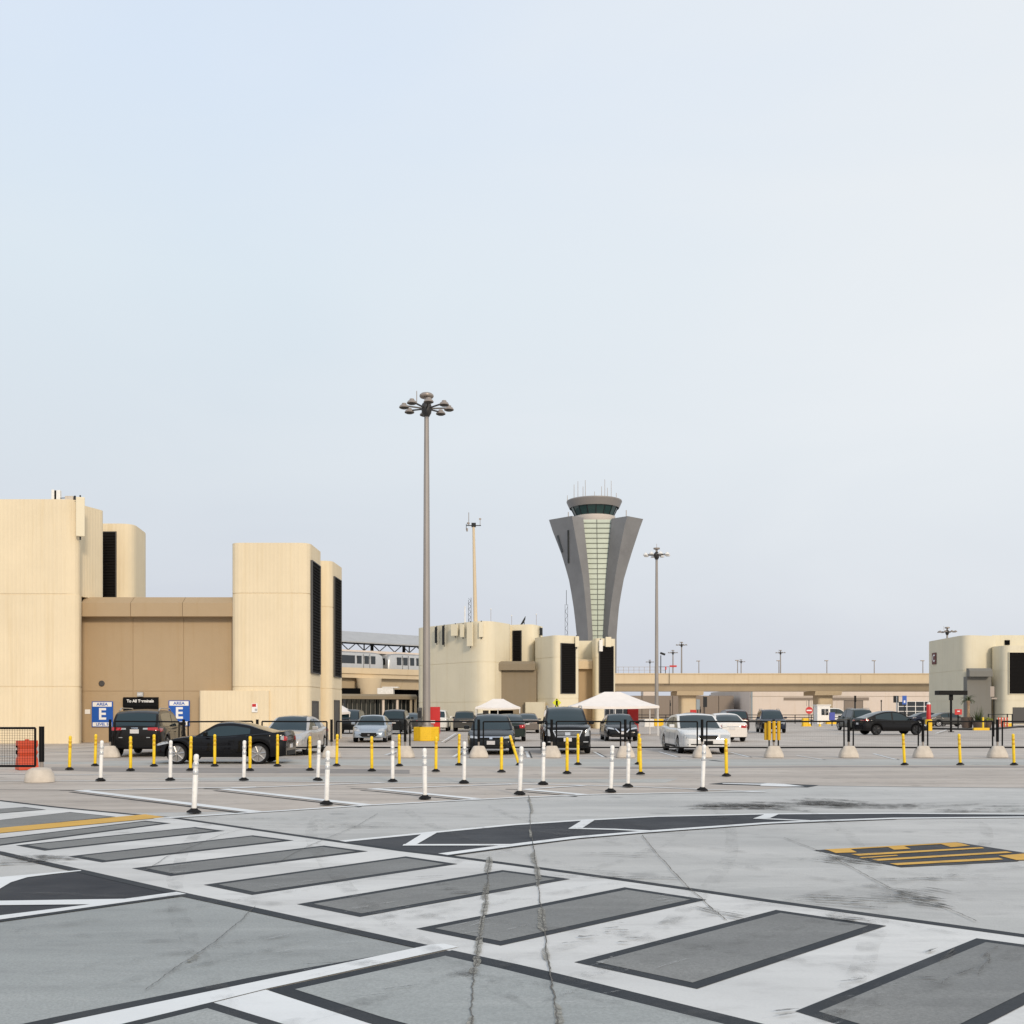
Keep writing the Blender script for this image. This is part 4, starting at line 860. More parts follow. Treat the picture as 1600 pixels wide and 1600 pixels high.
# ---- control tower
DT = 230.0; ct = thing('control_tower', 'tall torch shaped air traffic control tower with flared grey metal wings and green glass front', 'control tower', (PX(932, DT), DT, 0), world=True)
ys = [806, 822, 840, 860, 880, 903, 925, 947, 970, 992, 1040, 1150]
def ip(tab, y):
    k = sorted(tab)
    if y <= k[0]: return tab[k[0]]
    for a, b in zip(k, k[1:]):
        if y <= b: t = (y-a)/(b-a); return tab[a]+(tab[b]-tab[a])*t
    return tab[k[-1]]
def sm(tab):
    return lambda y: (ip(tab, y-9)+ip(tab, y)*2+ip(tab, y+9))/4
LE = sm({797: 854, 812: 860, 860: 878, 903: 890, 947: 897, 992: 902, 1110: 903}); LR = sm({797: 892, 812: 894.5, 860: 903, 903: 911, 947: 915.5, 992: 919, 1110: 919})
GL = sm({797: 911, 812: 912.5, 860: 917.5, 903: 921.5, 947: 924, 992: 926.5, 1110: 927}); GR = sm({797: 959, 812: 957.5, 860: 952.5, 903: 948.5, 947: 946, 992: 943.5, 1110: 943})
RR = sm({797: 983, 812: 977.5, 860: 968, 903: 960.5, 947: 954, 992: 949.2, 1110: 949}); RE = sm({797: 1009, 812: 1003, 860: 987.5, 903: 974.5, 947: 967, 992: 963.3, 1110: 963})
def tp(px, d, y, s): return Vector((PX(px, DT), DT+d*s, PZ(y, DT)))
wing = MB(); rows = []
for y in ys:
    s = (RE(y)-LE(y))/143.0
    rows.append([tp(LE(y)+2.0*s, 7.5, y, s), tp(LR(y), 0, y, s), tp(GL(y), 1.5, y, s), tp(GL(y)+.4, 4.2, y, s), tp(GR(y)-.4, 4.2, y, s), tp(GR(y), 3.2, y, s), tp(RR(y), -.8, y, s), tp(RE(y)+2.6*s, 3.4, y, s), tp(RE(y)-14*s, 19, y, s), tp(932, 23, y, s), tp(LE(y)+14*s, 19, y, s)])
# the roof line of each wing slopes back
for j, dz in ((0, .55), (7, -.05), (1, 0), (6, -.2), (2, -.1), (5, 0)): rows[0][j] = rows[0][j]+Vector((0, 0, dz))
n = 11
for r in rows: wing.v += r
for i in range(len(rows)-1):
    for k in range(n):
        if k == 3: continue
        wing.f.append([i*n+k, (i+1)*n+k, (i+1)*n+(k+1) % n, i*n+(k+1) % n])
wing.f.append(list(range(n)))
wing.build('metal_wing', 'tower_metal', ct, smooth=12)
gl = MB()
for r in rows: gl.v += [r[3]+Vector((0, -.02, 0)), r[4]+Vector((0, -.02, 0))]
for i in range(len(rows)-1): gl.f.append([2*i, 2*i+2, 2*i+3, 2*i+1])
gl = gl.build('glass_curtain', 'tower_glass', ct, smooth=0)
mu = MB()
y = 812
while y < 1000:
    s = (RE(y)-LE(y))/143.0; mu.bar(tp(GL(y)+.3, 4.05, y, s), tp(GR(y)-.3, 4.05, y, s), .12); y += 8.2
for f in (.5,):
    for i in range(len(rows)-1):
        a = rows[i][3].lerp(rows[i][4], f)+Vector((0, -.1, 0)); b = rows[i+1][3].lerp(rows[i+1][4], f)+Vector((0, -.1, 0)); mu.bar(a, b, .12)
mu.build('mullion', 'mullion', gl, smooth=0)
def onw(px, y):
    s = (RE(y)-LE(y))/143.0; f = (px-LE(y))/(LR(y)-LE(y)); return tp(LE(y)+2.0*s, 7.5, y, s).lerp(tp(LR(y), 0, y, s), max(0.05, min(.95, f)))+Vector((-.03, -.05, 0))
for (xa_, ya_), (xb_, yb_) in (((872.0, 830), (879.5, 857)), ((888.3, 826), (889, 876))):
    sl = MB()
    for k in range(6):
        f0, f1_ = k/6, (k+1)/6; sl.bar(onw(xa_+(xb_-xa_)*f0, ya_+(yb_-ya_)*f0), onw(xa_+(xb_-xa_)*f1_, ya_+(yb_-ya_)*f1_), .42)
    sl.build('slot_window', 'glass_dark', ct, smooth=0)
cx, cy = PX(928.5, DT+9.5), DT+9.5
def ringr(px): return px/F*(DT+9.5)
zA = lambda y: PZ(y, DT+5)
MB().lathe([(ringr(28), zA(814)), (ringr(31), zA(809)), (ringr(33), zA(803)), (ringr(30), zA(802.5))], (cx, cy, 0), 40).build('cab_base', 'tower_white', ct)
cb = MB().lathe([(ringr(29.5), zA(803)), (ringr(37.5), zA(786.5))], (cx, cy, 0), 16).build('cab_window', 'tower_cab', ct, smooth=0)
mu = MB()
for k in range(16):
    t = 2*math.pi*k/16; r0, r1 = ringr(29.6), ringr(37.6); mu.bar((cx+r0*math.cos(t), cy+r0*math.sin(t), zA(803)), (cx+r1*math.cos(t), cy+r1*math.sin(t), zA(786.5)), .16)
mu.build('mullion', 'steel', cb, smooth=0)
MB().lathe([(ringr(37), zA(787)), (ringr(38.6), zA(789)), (ringr(43.3), zA(778.5)), (ringr(43.0), zA(777)), (0, zA(776))], (cx, cy, 0), 40).build('roof', 'tower_roof', ct)
an = [(886.5, 774), (897, 757), (903, 752), (911, 760), (914.5, 750), (929, 768), (940, 760), (945, 749), (949, 762), (955, 751), (963, 770)]
for px, py in an:
    y_ = DT+6+random.uniform(-3, 8); MB().tube((PX(px, y_), y_, zA(778)), (PX(px, y_), y_, PZ(py, y_)), .07, .05, 6).build('antenna', 'lamp_head', ct)
for px, py in ((888, 800), (978.5, 797)):
    MB().tube((PX(px, DT+3), DT+3, zA(812)), (PX(px, DT+3), DT+3, PZ(py, DT+3)), .09, n=6).build('antenna', 'lamp_head', ct)

# ================================================================== CARS
def interp(pts, x):
    if x <= pts[0][0]: return pts[0][1]
    if x >= pts[-1][0]: return pts[-1][1]
    for i in range(len(pts)-1):
        if x <= pts[i+1][0]:
            x0, y0 = pts[i]; x1, y1 = pts[i+1]; h = x1-x0; t = (x-x0)/h
            def slope(k):
                if k == 0: return (pts[1][1]-pts[0][1])/(pts[1][0]-pts[0][0])
                if k == len(pts)-1: return (pts[-1][1]-pts[-2][1])/(pts[-1][0]-pts[-2][0])
                a = (pts[k][1]-pts[k-1][1])/(pts[k][0]-pts[k-1][0]); b = (pts[k+1][1]-pts[k][1])/(pts[k+1][0]-pts[k][0])
                return 0 if a*b <= 0 else 2*a*b/(a+b)
            m0, m1 = slope(i), slope(i+1); t2, t3 = t*t, t*t*t
            return y0*(2*t3-3*t2+1)+h*m0*(t3-2*t2+t)+y1*(-2*t3+3*t2)+h*m1*(t3-t2)
TYPES = {
 # deck: top line of the lower body rear->front; roof: glasshouse line rear->front; xs measured from the car's centre
 'sedan': dict(L=4.75, W=1.82, H=1.46, wb=2.75, R=.325, deck=[(-2.375, .86), (-2.28, .99), (-1.75, 1.03), (-.9, .98), (.0, .93), (.75, .93), (1.2, .92), (1.8, .82), (2.2, .70), (2.33, .60), (2.375, .50)],
               roof=[(-1.75, 1.02), (-1.45, 1.16), (-1.05, 1.33), (-.6, 1.43), (-.1, 1.46), (.3, 1.42), (.75, 1.20), (1.2, .925)], xA=1.2, xB=.32, xC=-.85, xD=-1.75, xw=-1.10, bp=-.25, yr=.62),
 'coupe': dict(L=4.24, W=1.77, H=1.29, wb=2.57, R=.33, deck=[(-2.12, .84), (-2.03, 1.02), (-1.8, 1.0), (-1.35, .97), (-.6, .90), (.0, .86), (.7, .87), (1.2, .84), (1.7, .73), (1.98, .62), (2.08, .54), (2.12, .46)],
               roof=[(-1.72, .99), (-1.3, 1.10), (-.8, 1.235), (-.3, 1.29), (.05, 1.27), (.4, 1.10), (.75, .865)], xA=.75, xB=.05, xC=-.55, xD=-1.72, xw=-.98, bp=-3.0, yr=.56),
 'fastback': dict(L=4.75, W=1.92, H=1.62, wb=2.89, R=.36, deck=[(-2.375, .92), (-2.30, 1.14), (-1.9, 1.12), (-1.0, 1.06), (.0, 1.0), (.9, 1.0), (1.35, .96), (1.85, .84), (2.2, .74), (2.34, .64), (2.375, .52)],
               roof=[(-2.2, 1.135), (-1.8, 1.27), (-1.2, 1.48), (-.6, 1.60), (-.1, 1.62), (.3, 1.56), (.85, 1.28), (1.35, .965)], xA=1.35, xB=.30, xC=-1.0, xD=-2.2, xw=-1.45, bp=-.25, yr=.64),
 'suv': dict(L=4.65, W=1.88, H=1.72, wb=2.70, R=.36, deck=[(-2.325, .98), (-2.26, 1.10), (-1.8, 1.11), (-.9, 1.07), (.0, 1.04), (.8, 1.05), (1.15, 1.06), (1.7, 1.00), (2.15, .90), (2.29, .78), (2.325, .60)],
               roof=[(-2.24, 1.10), (-2.12, 1.30), (-1.92, 1.58), (-1.6, 1.67), (-.6, 1.72), (.0, 1.70), (.35, 1.62), (.75, 1.36), (1.15, 1.065)], xA=1.15, xB=.32, xC=-1.9, xD=-2.24, xw=-1.75, bp=-.15, yr=.66),
 'boxy': dict(L=4.83, W=1.91, H=1.74, wb=2.81, R=.38, deck=[(-2.415, 1.0), (-2.36, 1.12), (-1.8, 1.13), (-.9, 1.10), (.0, 1.08), (.8, 1.10), (1.2, 1.13), (1.75, 1.10), (2.2, 1.03), (2.36, .96), (2.40, .80), (2.415, .60)],
               roof=[(-2.34, 1.12), (-2.22, 1.32), (-2.0, 1.60), (-1.7, 1.69), (-.6, 1.74), (.0, 1.72), (.35, 1.66), (.8, 1.40), (1.2, 1.135)], xA=1.2, xB=.34, xC=-2.0, xD=-2.34, xw=-1.75, bp=-.15, yr=.69),
 'town': dict(L=5.47, W=1.98, H=1.48, wb=2.99, R=.34, deck=[(-2.735, .80), (-2.66, .96), (-2.2, 1.03), (-1.6, 1.03), (-.9, .99), (.0, .96), (.8, .96), (1.25, .96), (2.0, .90), (2.5, .80), (2.68, .70), (2.735, .56)],
               roof=[(-1.75, 1.02), (-1.45, 1.20), (-1.1, 1.40), (-.7, 1.46), (-.1, 1.48), (.35, 1.44), (.8, 1.21), (1.25, .965)], xA=1.25, xB=.38, xC=-.95, xD=-1.75, xw=-1.25, bp=-.2, yr=.68)}
def paint(name, col, metal=.2, rough=.35): return mat(name, col, rough, metal, coat=.75 if max(col) > .1 else .42, spec=.10)
PAINTS = {'black': paint('black car paint', (.004, .004, .005), .0, .25), 'brown_black': paint('brown black car paint', (.010, .008, .007), .1), 'navy': paint('navy car paint', (.012, .017, .035), .3),
          'silver': paint('silver car paint', (.42, .43, .45), .5, .3), 'blue_silver': paint('silver blue car paint', (.34, .39, .45), .5, .28), 'warm_silver': paint('warm silver car paint', (.50, .475, .45), .4, .3),
          'grey': paint('dark grey car paint', (.07, .07, .068), .4), 'white': paint('white car paint', (.72, .71, .69), 0, .3), 'maroon': paint('dark maroon car paint', (.045, .018, .018), .3), 'green': paint('dark green car paint', (.022, .032, .028), .3),
          'pearl': paint('pearl white car paint', (.74, .69, .64), 0, .3), 'tan_grey': paint('taupe car paint', (.17, .145, .13), .4), 'slate': paint('slate black car paint', (.009, .011, .013), .15)}
WHEELS = {}
def wheel_meshes(r, style):
    k = (round(r, 3), style)
    if k in WHEELS: return WHEELS[k]
    w = .105
    ty = MB().lathe([(r*.77, -w), (r*.92, -w*1.02), (r*.985, -w*.75), (r, -w*.4), (r, w*.4), (r*.985, w*.75), (r*.92, w*1.02), (r*.77, w), (r*.71, w*.6), (r*.71, -w*.6), (r*.77, -w)], n=28, axis='Y')
    ri = MB(); ri.lathe([(r*.71, w*.6), (r*.79, w*.98), (r*.77, w*1.0), (r*.71, w*.86), (r*.69, w*.2), (r*.71, w*.2)], n=28, axis='Y')
    ns = {'five': 5, 'ten': 10, 'multi': 7, 'dark': 5}[style]; sw = {'five': .075, 'ten': .035, 'multi': .05, 'dark': .07}[style]
    for i in range(ns):
        t = 2*math.pi*i/ns+.3
        for dt in ((-.16, .16) if style in ('five', 'dark') else (0,)):
            a = Vector((.045*math.cos(t), w*.86, .045*math.sin(t))); b = Vector((r*.74*math.cos(t+dt), w*.80, r*.74*math.sin(t+dt))); ri.tube(a, b, sw*.5, sw*.62, 6)
    ri.lathe([(0, w*.95), (.05, w*.93), (.065, w*.75), (.065, w*.3)][::-1], n=14, axis='Y')
    dk = MB().lathe([(r*.72, w*.25), (0, w*.25)], n=24, axis='Y')
    tmp = []
    for mb, nm, m in ((ty, 'wheel', 'rubber'), (ri, 'rim', 'dark_rim' if style == 'dark' else 'alu'), (dk, 'brake_disc', 'dark_rim')):
        o = mb.build(nm, m); tmp.append(o.data); bpy.data.objects.remove(o)
    WHEELS[k] = tmp; return tmp
def grid_patch(mb, fn, nu=6, nv=4, lift=.008, dirv=None):
    """patch conforming to a surface; fn(u, v) gives a surface point or None; a skirt runs back into the body"""
    P = [[fn(i/nu, j/nv) for i in range(nu+1)] for j in range(nv+1)]
    if any(p is None for r in P for p in r): return mb
    o = len(mb.v); d = Vector(dirv)
    for r in P: mb.v += [p+d*lift for p in r]
    q = len(mb.v)
    for r in P: mb.v += [p-d*.03 for p in r]
    W_ = nu+1
    for j in range(nv):
        for i in range(nu): mb.f.append([o+j*W_+i, o+j*W_+i+1, o+(j+1)*W_+i+1, o+(j+1)*W_+i])
    ring = [(0, i) for i in range(nu)]+[(j, nu) for j in range(nv)]+[(nv, i) for i in range(nu, 0, -1)]+[(j, 0) for j in range(nv, 0, -1)]
    for a, b in zip(ring, ring[1:]+ring[:1]):
        ia, ib = a[0]*W_+a[1], b[0]*W_+b[1]; mb.f.append([o+ia, q+ia, q+ib, o+ib])
    return mb
def make_car(kind, label, loc, heading, color, front=None, rear=None, wheel='five', cat='car', H=None, scale=1.0, name='parked_car', low=False, group='cars parked in the lot', rails=False):
    T = TYPES[kind]; L, Wd, Hh = T['L'], T['W'], T['H']; hs = (H or Hh)/Hh; pm = PAINTS[color]
    root = thing(name, label, cat, (loc[0], loc[1], .004), heading, group)
    if scale != 1: root.scale = (scale,)*3
    wx = [T['wb']/2+.02, -T['wb']/2+.02]; r = T['R']; Ra = r+.055
    zr = .22 if kind in ('sedan', 'town', 'coupe') else .27
    def hw(x):
        f = max(0, (x-(L/2-.95))/.95); b = max(0, (-x-(L/2-.75))/.75)
        return Wd/2*(1-.07*f**1.6-.16*f**7-.05*b**1.5-.10*b**7)
    def zl(x):
        z = zr+.05*max(0, (abs(x)-(L/2-.5))/.5)
        for c in wx:
            if abs(x-c) < Ra: z = max(z, r+math.sqrt(Ra*Ra-(x-c)**2))
        return z
    zd = lambda x: interp(T['deck'], x)*(1+(hs-1)*.6)
    zrf = lambda x: interp(T['roof'], x)*hs
    xs = set()
    n = 46 if not low else 34
    for i in range(n+1): xs.add(round(-L/2+L*i/n, 4))
    for c in wx:
        for i in range(13): xs.add(round(c-Ra*math.cos(math.pi*i/12), 4))
        xs.add(round(c-Ra-.004, 4)); xs.add(round(c+Ra+.004, 4))
    for d in (.02, .045, .08, .13, .2): xs.add(round(L/2-d, 4)); xs.add(round(-L/2+d, 4))
    xs = sorted(xs); xs = [x for i, x in enumerate(xs) if i == 0 or x-xs[i-1] > .003]
    fr = [0, .10, .28, .50, .68, .84, .94, 1.0]; wf = [.955, .985, 1.0, .995, .978, .985, .955, .905]
    rows = []
    for x in xs:
        w, a, b = hw(x), zl(x), zd(x); a = min(a, b-.06)
        half = [(w*wf[k], a+(b-a)*fr[k]) for k in range(len(fr))]
        cr = .035
        half += [(w*.905*q, b+cr*(1-q*q)) for q in (.72, .4, 0)]
        rows.append([Vector((x, -y, z)) for y, z in half]+[Vector((x, y, z)) for y, z in half[-2::-1]])
    body = MB(); m = len(rows[0])
    for rr in rows: body.v += rr
    for i in range(len(rows)-1):
        for k in range(m-1): body.f.append([i*m+k, (i+1)*m+k, (i+1)*m+k+1, i*m+k+1])
    body.f.append(list(range(m))); body.f.append([(len(rows)-1)*m+k for k in range(m)])
    # floor pan (dark), flat between sills
    pan = MB()
    pan.box((0, 0, zr+.06), (L*.9, Wd*.62, .10)); pan.box((0, 0, zr+.07), (T['wb']-2*Ra-.02, Wd*.9, .10))
    for c in wx: pan.box((c, 0, r+.22), (2*Ra+.1, Wd*.62, .42))
    # glasshouse
    xA, xB, xC, xD, xw, bp = (T[k] for k in ('xA', 'xB', 'xC', 'xD', 'xw', 'bp'))
    gx = sorted(set([round(xD+(xA-xD)*i/44, 4) for i in range(45)]+[xB, xC, xw, bp-.05, bp+.05]))
    gx = [x for x in gx if xD-1e-6 <= x <= xA+1e-6]
    gx = [x for i, x in enumerate(gx) if i == 0 or x-gx[i-1] > .008]
    gr = []
    for x in gx:
        z0 = zd(x)-.012; z1 = max(zrf(x), z0+.004); yb = hw(x)*.895; yr = T['yr']*Wd/1.82
        def yz(z): t = max(0, min(1, (z-z0)/(Hh*hs-z0))); return yb-(yb-yr)*t**1.25
        w0 = z0+.035; w1 = max(w0, z1-.085)
        w0 = min(w0, z1)
        y1 = yz(z1); y2 = max(y1-.085, .3); c = .05*min(1, (z1-z0)/.3)
        hal = [(yz(z0), z0), (yz(w0), w0), (yz(w1), min(w1, z1)), (y1, z1), (y2, z1+c*(1-(y2/y1)**2)+.006), (y2*.55, z1+c*(1-(y2*.55/y1)**2)+.006), (0, z1+c+.006)]
        gr.append([Vector((x, -y, z)) for y, z in hal]+[Vector((x, y, z)) for y, z in hal[-2::-1]])
    parts = {}
    gm = len(gr[0])
    for i in range(len(gr)-1):
        xm = (gx[i]+gx[i+1])/2
        for k in range(gm-1):
            q = [gr[i][k], gr[i+1][k], gr[i+1][k+1], gr[i][k+1]]; nm = 'roof'
            if k in (1, gm-3):
                if min(gr[i][2].z-gr[i][1].z, gr[i+1][2].z-gr[i+1][1].z) > -.001 and (gr[i][2].z-gr[i][1].z+gr[i+1][2].z-gr[i+1][1].z) > .02 and xm > xw: nm = ('pillar_r' if k == 1 else 'pillar_l') if abs(xm-bp) < .05 else ('side_window_r' if k == 1 else 'side_window_l')
            if k in (4, 5, gm-6, gm-7) and True:
                if xm > xB+.03 and xm < xA-.01: nm = 'windshield'
                elif xm < xC-.03 and xm > xD+.03: nm = 'rear_window'
            parts.setdefault(nm, MB()).add(q, [(0, 1, 2, 3)])
    bo = body.build('body', pm, root, smooth=38)
    for nm, mb in parts.items():
        bmm = bmesh.new()
        o = mb.build({'side_window_r': 'side_window', 'side_window_l': 'side_window', 'pillar_r': 'pillar', 'pillar_l': 'pillar'}.get(nm, nm), {'roof': pm, 'pillar_r': 'trim', 'pillar_l': 'trim'}.get(nm, 'glass_tint'), root, smooth=0)
        bmm.from_mesh(o.data); bmesh.ops.remove_doubles(bmm, verts=bmm.verts, dist=.0005); bmesh.ops.recalc_face_normals(bmm, faces=bmm.faces)
        up = sum(f.normal.z*f.calc_area() for f in bmm.faces) if nm in ('roof', 'windshield', 'rear_window') else sum(f.normal.y*(-1 if nm == 'side_window_r' else 1)*f.calc_area() for f in bmm.faces) if nm[:6] != 'pillar' else 1
        if up < 0: bmesh.ops.reverse_faces(bmm, faces=bmm.faces)
        bmm.to_mesh(o.data); bmm.free()
        o.data.polygons.foreach_set('use_smooth', [True]*len(o.data.polygons)); o.data.set_sharp_from_angle(angle=R(40))
    pan.build('underbody', 'void', root, smooth=0)
    # wheels
    tm, rm, dm = wheel_meshes(r, wheel)
    for c in wx:
        for sgn in (1, -1):
            w = bpy.data.objects.new('wheel', tm); COL.objects.link(w); w.parent = root; w.location = (c, sgn*(Wd/2-.125), r); w.rotation_euler = (0, 0, 0 if sgn > 0 else math.pi)
            for dn, dd in (('rim', rm), ('brake_disc', dm)): ri = bpy.data.objects.new(dn, dd); COL.objects.link(ri); ri.parent = w
    # surface casting
    allv = list(body.v); allf = [tuple(f) for f in body.f]
    tree = BVHTree.FromPolygons(allv, allf)
    def front_fn(q, s=1, dx=5):
        (y0, z0), (y1, z1), (y2, z2), (y3, z3) = q
        def fn(u, v):
            y = (y0*(1-u)+y1*u)*(1-v)+(y3*(1-u)+y2*u)*v; z = (z0*(1-u)+z1*u)*(1-v)+(z3*(1-u)+z2*u)*v
            h = tree.ray_cast(Vector((dx*s, y, z)), Vector((-s, 0, 0))); return h[0]
        return fn
    def put(nm, m_, q, s=1, lift=.010, mirror=False, nu=6, nv=4):
        for sg in ((1, -1) if mirror else (1,)):
            qq = [(y*sg, z) for y, z in q]; mb = grid_patch(MB(), front_fn(qq, s), nu, nv, lift, (s, 0, 0))
            if mb.f: mb.build(nm, m_, root, smooth=40)
    def side(nm, m_, q, sg, lift=.008, nu=4, nv=2):
        (x0, z0), (x1, z1), (x2, z2), (x3, z3) = q
        def fn(u, v):
            x = (x0*(1-u)+x1*u)*(1-v)+(x3*(1-u)+x2*u)*v; z = (z0*(1-u)+z1*u)*(1-v)+(z3*(1-u)+z2*u)*v
            return tree.ray_cast(Vector((x, 4*sg, z)), Vector((0, -sg, 0)))[0]
        mb = grid_patch(MB(), fn, nu, nv, lift, (0, sg, 0))
        if mb.f: mb.build(nm, m_, root, smooth=40)
    for args in (front or []): put(*args[:3], s=1, **(args[3] if len(args) > 3 else {}))
    for args in (rear or []): put(*args[:3], s=-1, **(args[3] if len(args) > 3 else {}))
    # mirrors, handles, seams, sills
    for sg in (1, -1):
        if kind == 'coupe':
            side('headlight', 'lamp_clear', [(1.55, .66), (1.93, .58), (1.93, .66), (1.60, .715)], sg, nu=6); side('tail_light', 'lamp_clear', [(-2.06, .76), (-1.96, .77), (-1.97, .88), (-2.06, .90)], sg)
        elif kind != 'town' and not low:
            zz = zd(L/2-.25); side('headlight', 'lamp_clear', [(L/2-.62, zz-.06), (L/2-.18, zz-.17), (L/2-.18, zz-.05), (L/2-.55, zz-.01)], sg)
            zz = zd(-L/2+.2); side('tail_light', 'lamp_red', [(-L/2+.12, zz-.20), (-L/2+.40, zz-.15), (-L/2+.38, zz-.06), (-L/2+.12, zz-.05)], sg)
        xm = xA-.38; zm = zd(xm)+.09
        MB().box((xm, sg*(hw(xm)+.08), zm), (.12, .22, .14)).build('mirror', pm, root, smooth=0, bevel=.035)
        if not low:
            for xh in ((bp+.08, bp-.95) if kind != 'coupe' else (-.42,)): MB().box((xh, sg*hw(xh)*1.0, zd(xh)*.83), (.18, .035, .028)).build('door_handle', pm if color != 'white' else pm, root, smooth=0, bevel=.008)
            for xd in ((xA-.22, -.50) if kind == 'coupe' else (xA-.22, bp, bp-.98)):
                side('door_seam', 'trim', [(xd-.006, zr+.12), (xd+.006, zr+.12), (xd+.006, zd(xd)-.03), (xd-.006, zd(xd)-.03)], sg, lift=.003, nu=1, nv=8)
        a0, a1 = wx[1]+Ra+.02, wx[0]-Ra-.02
        side('sill', 'trim', [(a0, zr+.015), (a1, zr+.015), (a1, zr+.10), (a0, zr+.10)], sg, lift=.012, nu=6, nv=1)
        if rails:
            zz = zrf(-.6)+.035; MB().tube((-1.75, sg*(T['yr']*Wd/1.82-.03), zrf(-1.6)+.03), (-1.5, sg*(T['yr']*Wd/1.82-.03), zz+.05), .022).tube((-1.5, sg*(T['yr']*Wd/1.82-.03), zz+.05), (.0, sg*(T['yr']*Wd/1.82-.03), zz+.04), .022).tube((.0, sg*(T['yr']*Wd/1.82-.03), zz+.04), (.2, sg*(T['yr']*Wd/1.82-.03), zrf(.1)+.02), .022).build('roof_rail', 'alu', root)
    return root
def Q(y0, y1, z0, z1): return [(y0, z0), (y1, z0), (y1, z1), (y0, z1)]
def front_std(lo=.26, hz=(.60, .74), grille=Q(-.42, .42, .50, .60), low=Q(-.55, .55, .28, .42), lamp=None, gm='trim', plate=True, badge=True, trimbar=True):
    f = [('headlight', 'lamp_clear', lamp or [(.46, hz[0]), (.80, hz[0]+.03), (.78, hz[1]), (.52, hz[1]-.04)], dict(mirror=True)), ('grille', gm, grille), ('lower_grille', 'trim', low)]
    if trimbar: f.append(('grille_bar', 'chrome', Q(grille[0][0], grille[1][0], grille[2][1]-.012, grille[2][1]+.022), dict(lift=.022, nv=1)))
    if plate: f.append(('licence_plate', 'plate', Q(-.155, .155, .40, .54), dict(lift=.03, nu=2, nv=2)))
    if badge: f.append(('badge', 'chrome', Q(-.055, .055, grille[2][1]-.075, grille[2][1]+.01), dict(lift=.03, nu=2, nv=2)))
    return f
def rear_std(z=(.78, .93), inner=.50, plate=(.62, .75), outer=.84, lowz=(.26, .40), bar=True):
    f = [('tail_light', 'lamp_red', [(inner, z[0]+.02), (outer, z[0]), (outer-.02, z[1]), (inner, z[1]-.02)], dict(mirror=True)), ('licence_plate', 'plate', Q(-.155, .155, plate[0], plate[1]), dict(lift=.02, nu=2, nv=2)), ('rear_bumper', 'trim', Q(-.72, .72, lowz[0], lowz[1]))]
    if bar: f.append(('trim_bar', 'chrome', Q(-.38, .38, plate[1]+.02, plate[1]+.055), dict(lift=.015, nv=1)))
    return f
FR = -math.pi/2; BK = math.pi/2
# 1 dark SUV at the left, seen from behind
make_car('boxy', 'dark brown SUV seen from behind before the doorway between the AREA E signs', (-13.95, 39.55), R(96), 'brown_black', front_std(hz=(.75, .92), grille=Q(-.45, .45, .62, .85)),
         [('tail_light', 'lamp_red', [(.46, .98), (.86, .96), (.85, 1.09), (.46, 1.07)], dict(mirror=True, nu=8)), ('reverse_light', 'lamp_clear', Q(.30, .46, 1.0, 1.06), dict(mirror=True)), ('licence_plate', 'plate', Q(-.155, .155, .86, 1.01), dict(lift=.02, nu=2, nv=2)), ('trim_bar', 'chrome', Q(-.12, .12, 1.03, 1.07), dict(lift=.015, nv=1)), ('rear_bumper', 'trim', Q(-.86, .86, .34, .62), dict(lift=.03)), ('reflector', 'lamp_clear', Q(.42, .55, .70, .725), dict(mirror=True, nv=1))], 'ten', 'suv', rails=True, H=1.69)
# 2 black coupe, side on
make_car('coupe', 'black two-door coupe parked side on in front of the dark brown SUV', (PX(341.5, 32.35), 33.15), math.pi, 'black',
         [('headlight', 'lamp_clear', [(.50, .58), (.80, .62), (.78, .72), (.58, .68)], dict(mirror=True)), ('grille', 'trim', Q(-.45, .45, .30, .46)), ('fog_light', 'lamp_clear', Q(.62, .72, .34, .42), dict(mirror=True))],
         [('tail_light', 'lamp_red', [(.55, .74), (.80, .74), (.79, .88), (.55, .86)], dict(mirror=True)), ('licence_plate', 'plate', Q(-.155, .155, .50, .62), dict(lift=.02, nu=2, nv=2)), ('diffuser', 'trim', Q(-.6, .6, .27, .42))], 'multi')
# 3 warm silver sedan behind the coupe's tail
make_car('sedan', 'silver sedan facing the camera behind the tail of the black coupe', (-8.55, 40.35), FR+R(-2), 'warm_silver', front_std(), rear_std(), 'multi')
# 4 silver blue coupe, front
make_car('sedan', 'silver blue car with wide dark grille facing the camera left of the tall lamp', (-7.62, 56.2), FR+R(2), 'blue_silver', front_std(hz=(.58, .76), grille=[(-.34, .30), (.34, .30), (.52, .44), (-.52, .44)], low=Q(-.40, .40, .44, .52), plate=False, trimbar=False), rear_std(), 'multi', H=1.40)
make_car('suv', 'dark SUV seen from behind to the right of the silver blue car', (PX(617, 73), 74.5), BK, 'slate', None, rear_std((.95, 1.12), .55, (.78, .92)), low=True, cat='suv')
make_car('sedan', 'dark grey sedan half hidden by the fence post, left of the tall lamp base', (PX(643, 81), 82), BK, 'grey', None, rear_std(), low=True)
# behind the red box
make_car('suv', 'white SUV mostly hidden behind the red box at the tall lamp', (PX(682, 83), 85), BK, 'white', None, rear_std((.95, 1.12), .55, (.78, .92)), low=True, cat='suv')
make_car('sedan', 'dark sedan with red tail lights far off between the white SUV and the grey SUV', (PX(704, 96), 98), BK, 'slate', None, rear_std(), low=True)
make_car('suv', 'dark grey SUV seen from behind right of the red box', (PX(725.5, 81.5), 83.8), BK, 'grey', None, rear_std((.95, 1.10), .42, (.72, .86), .86), 'ten', 'suv', H=1.62)
make_car('sedan', 'white car far off showing only its roof behind the black sedan at the fence', (PX(755, 90), 92), BK, 'white', None, rear_std(), low=True)
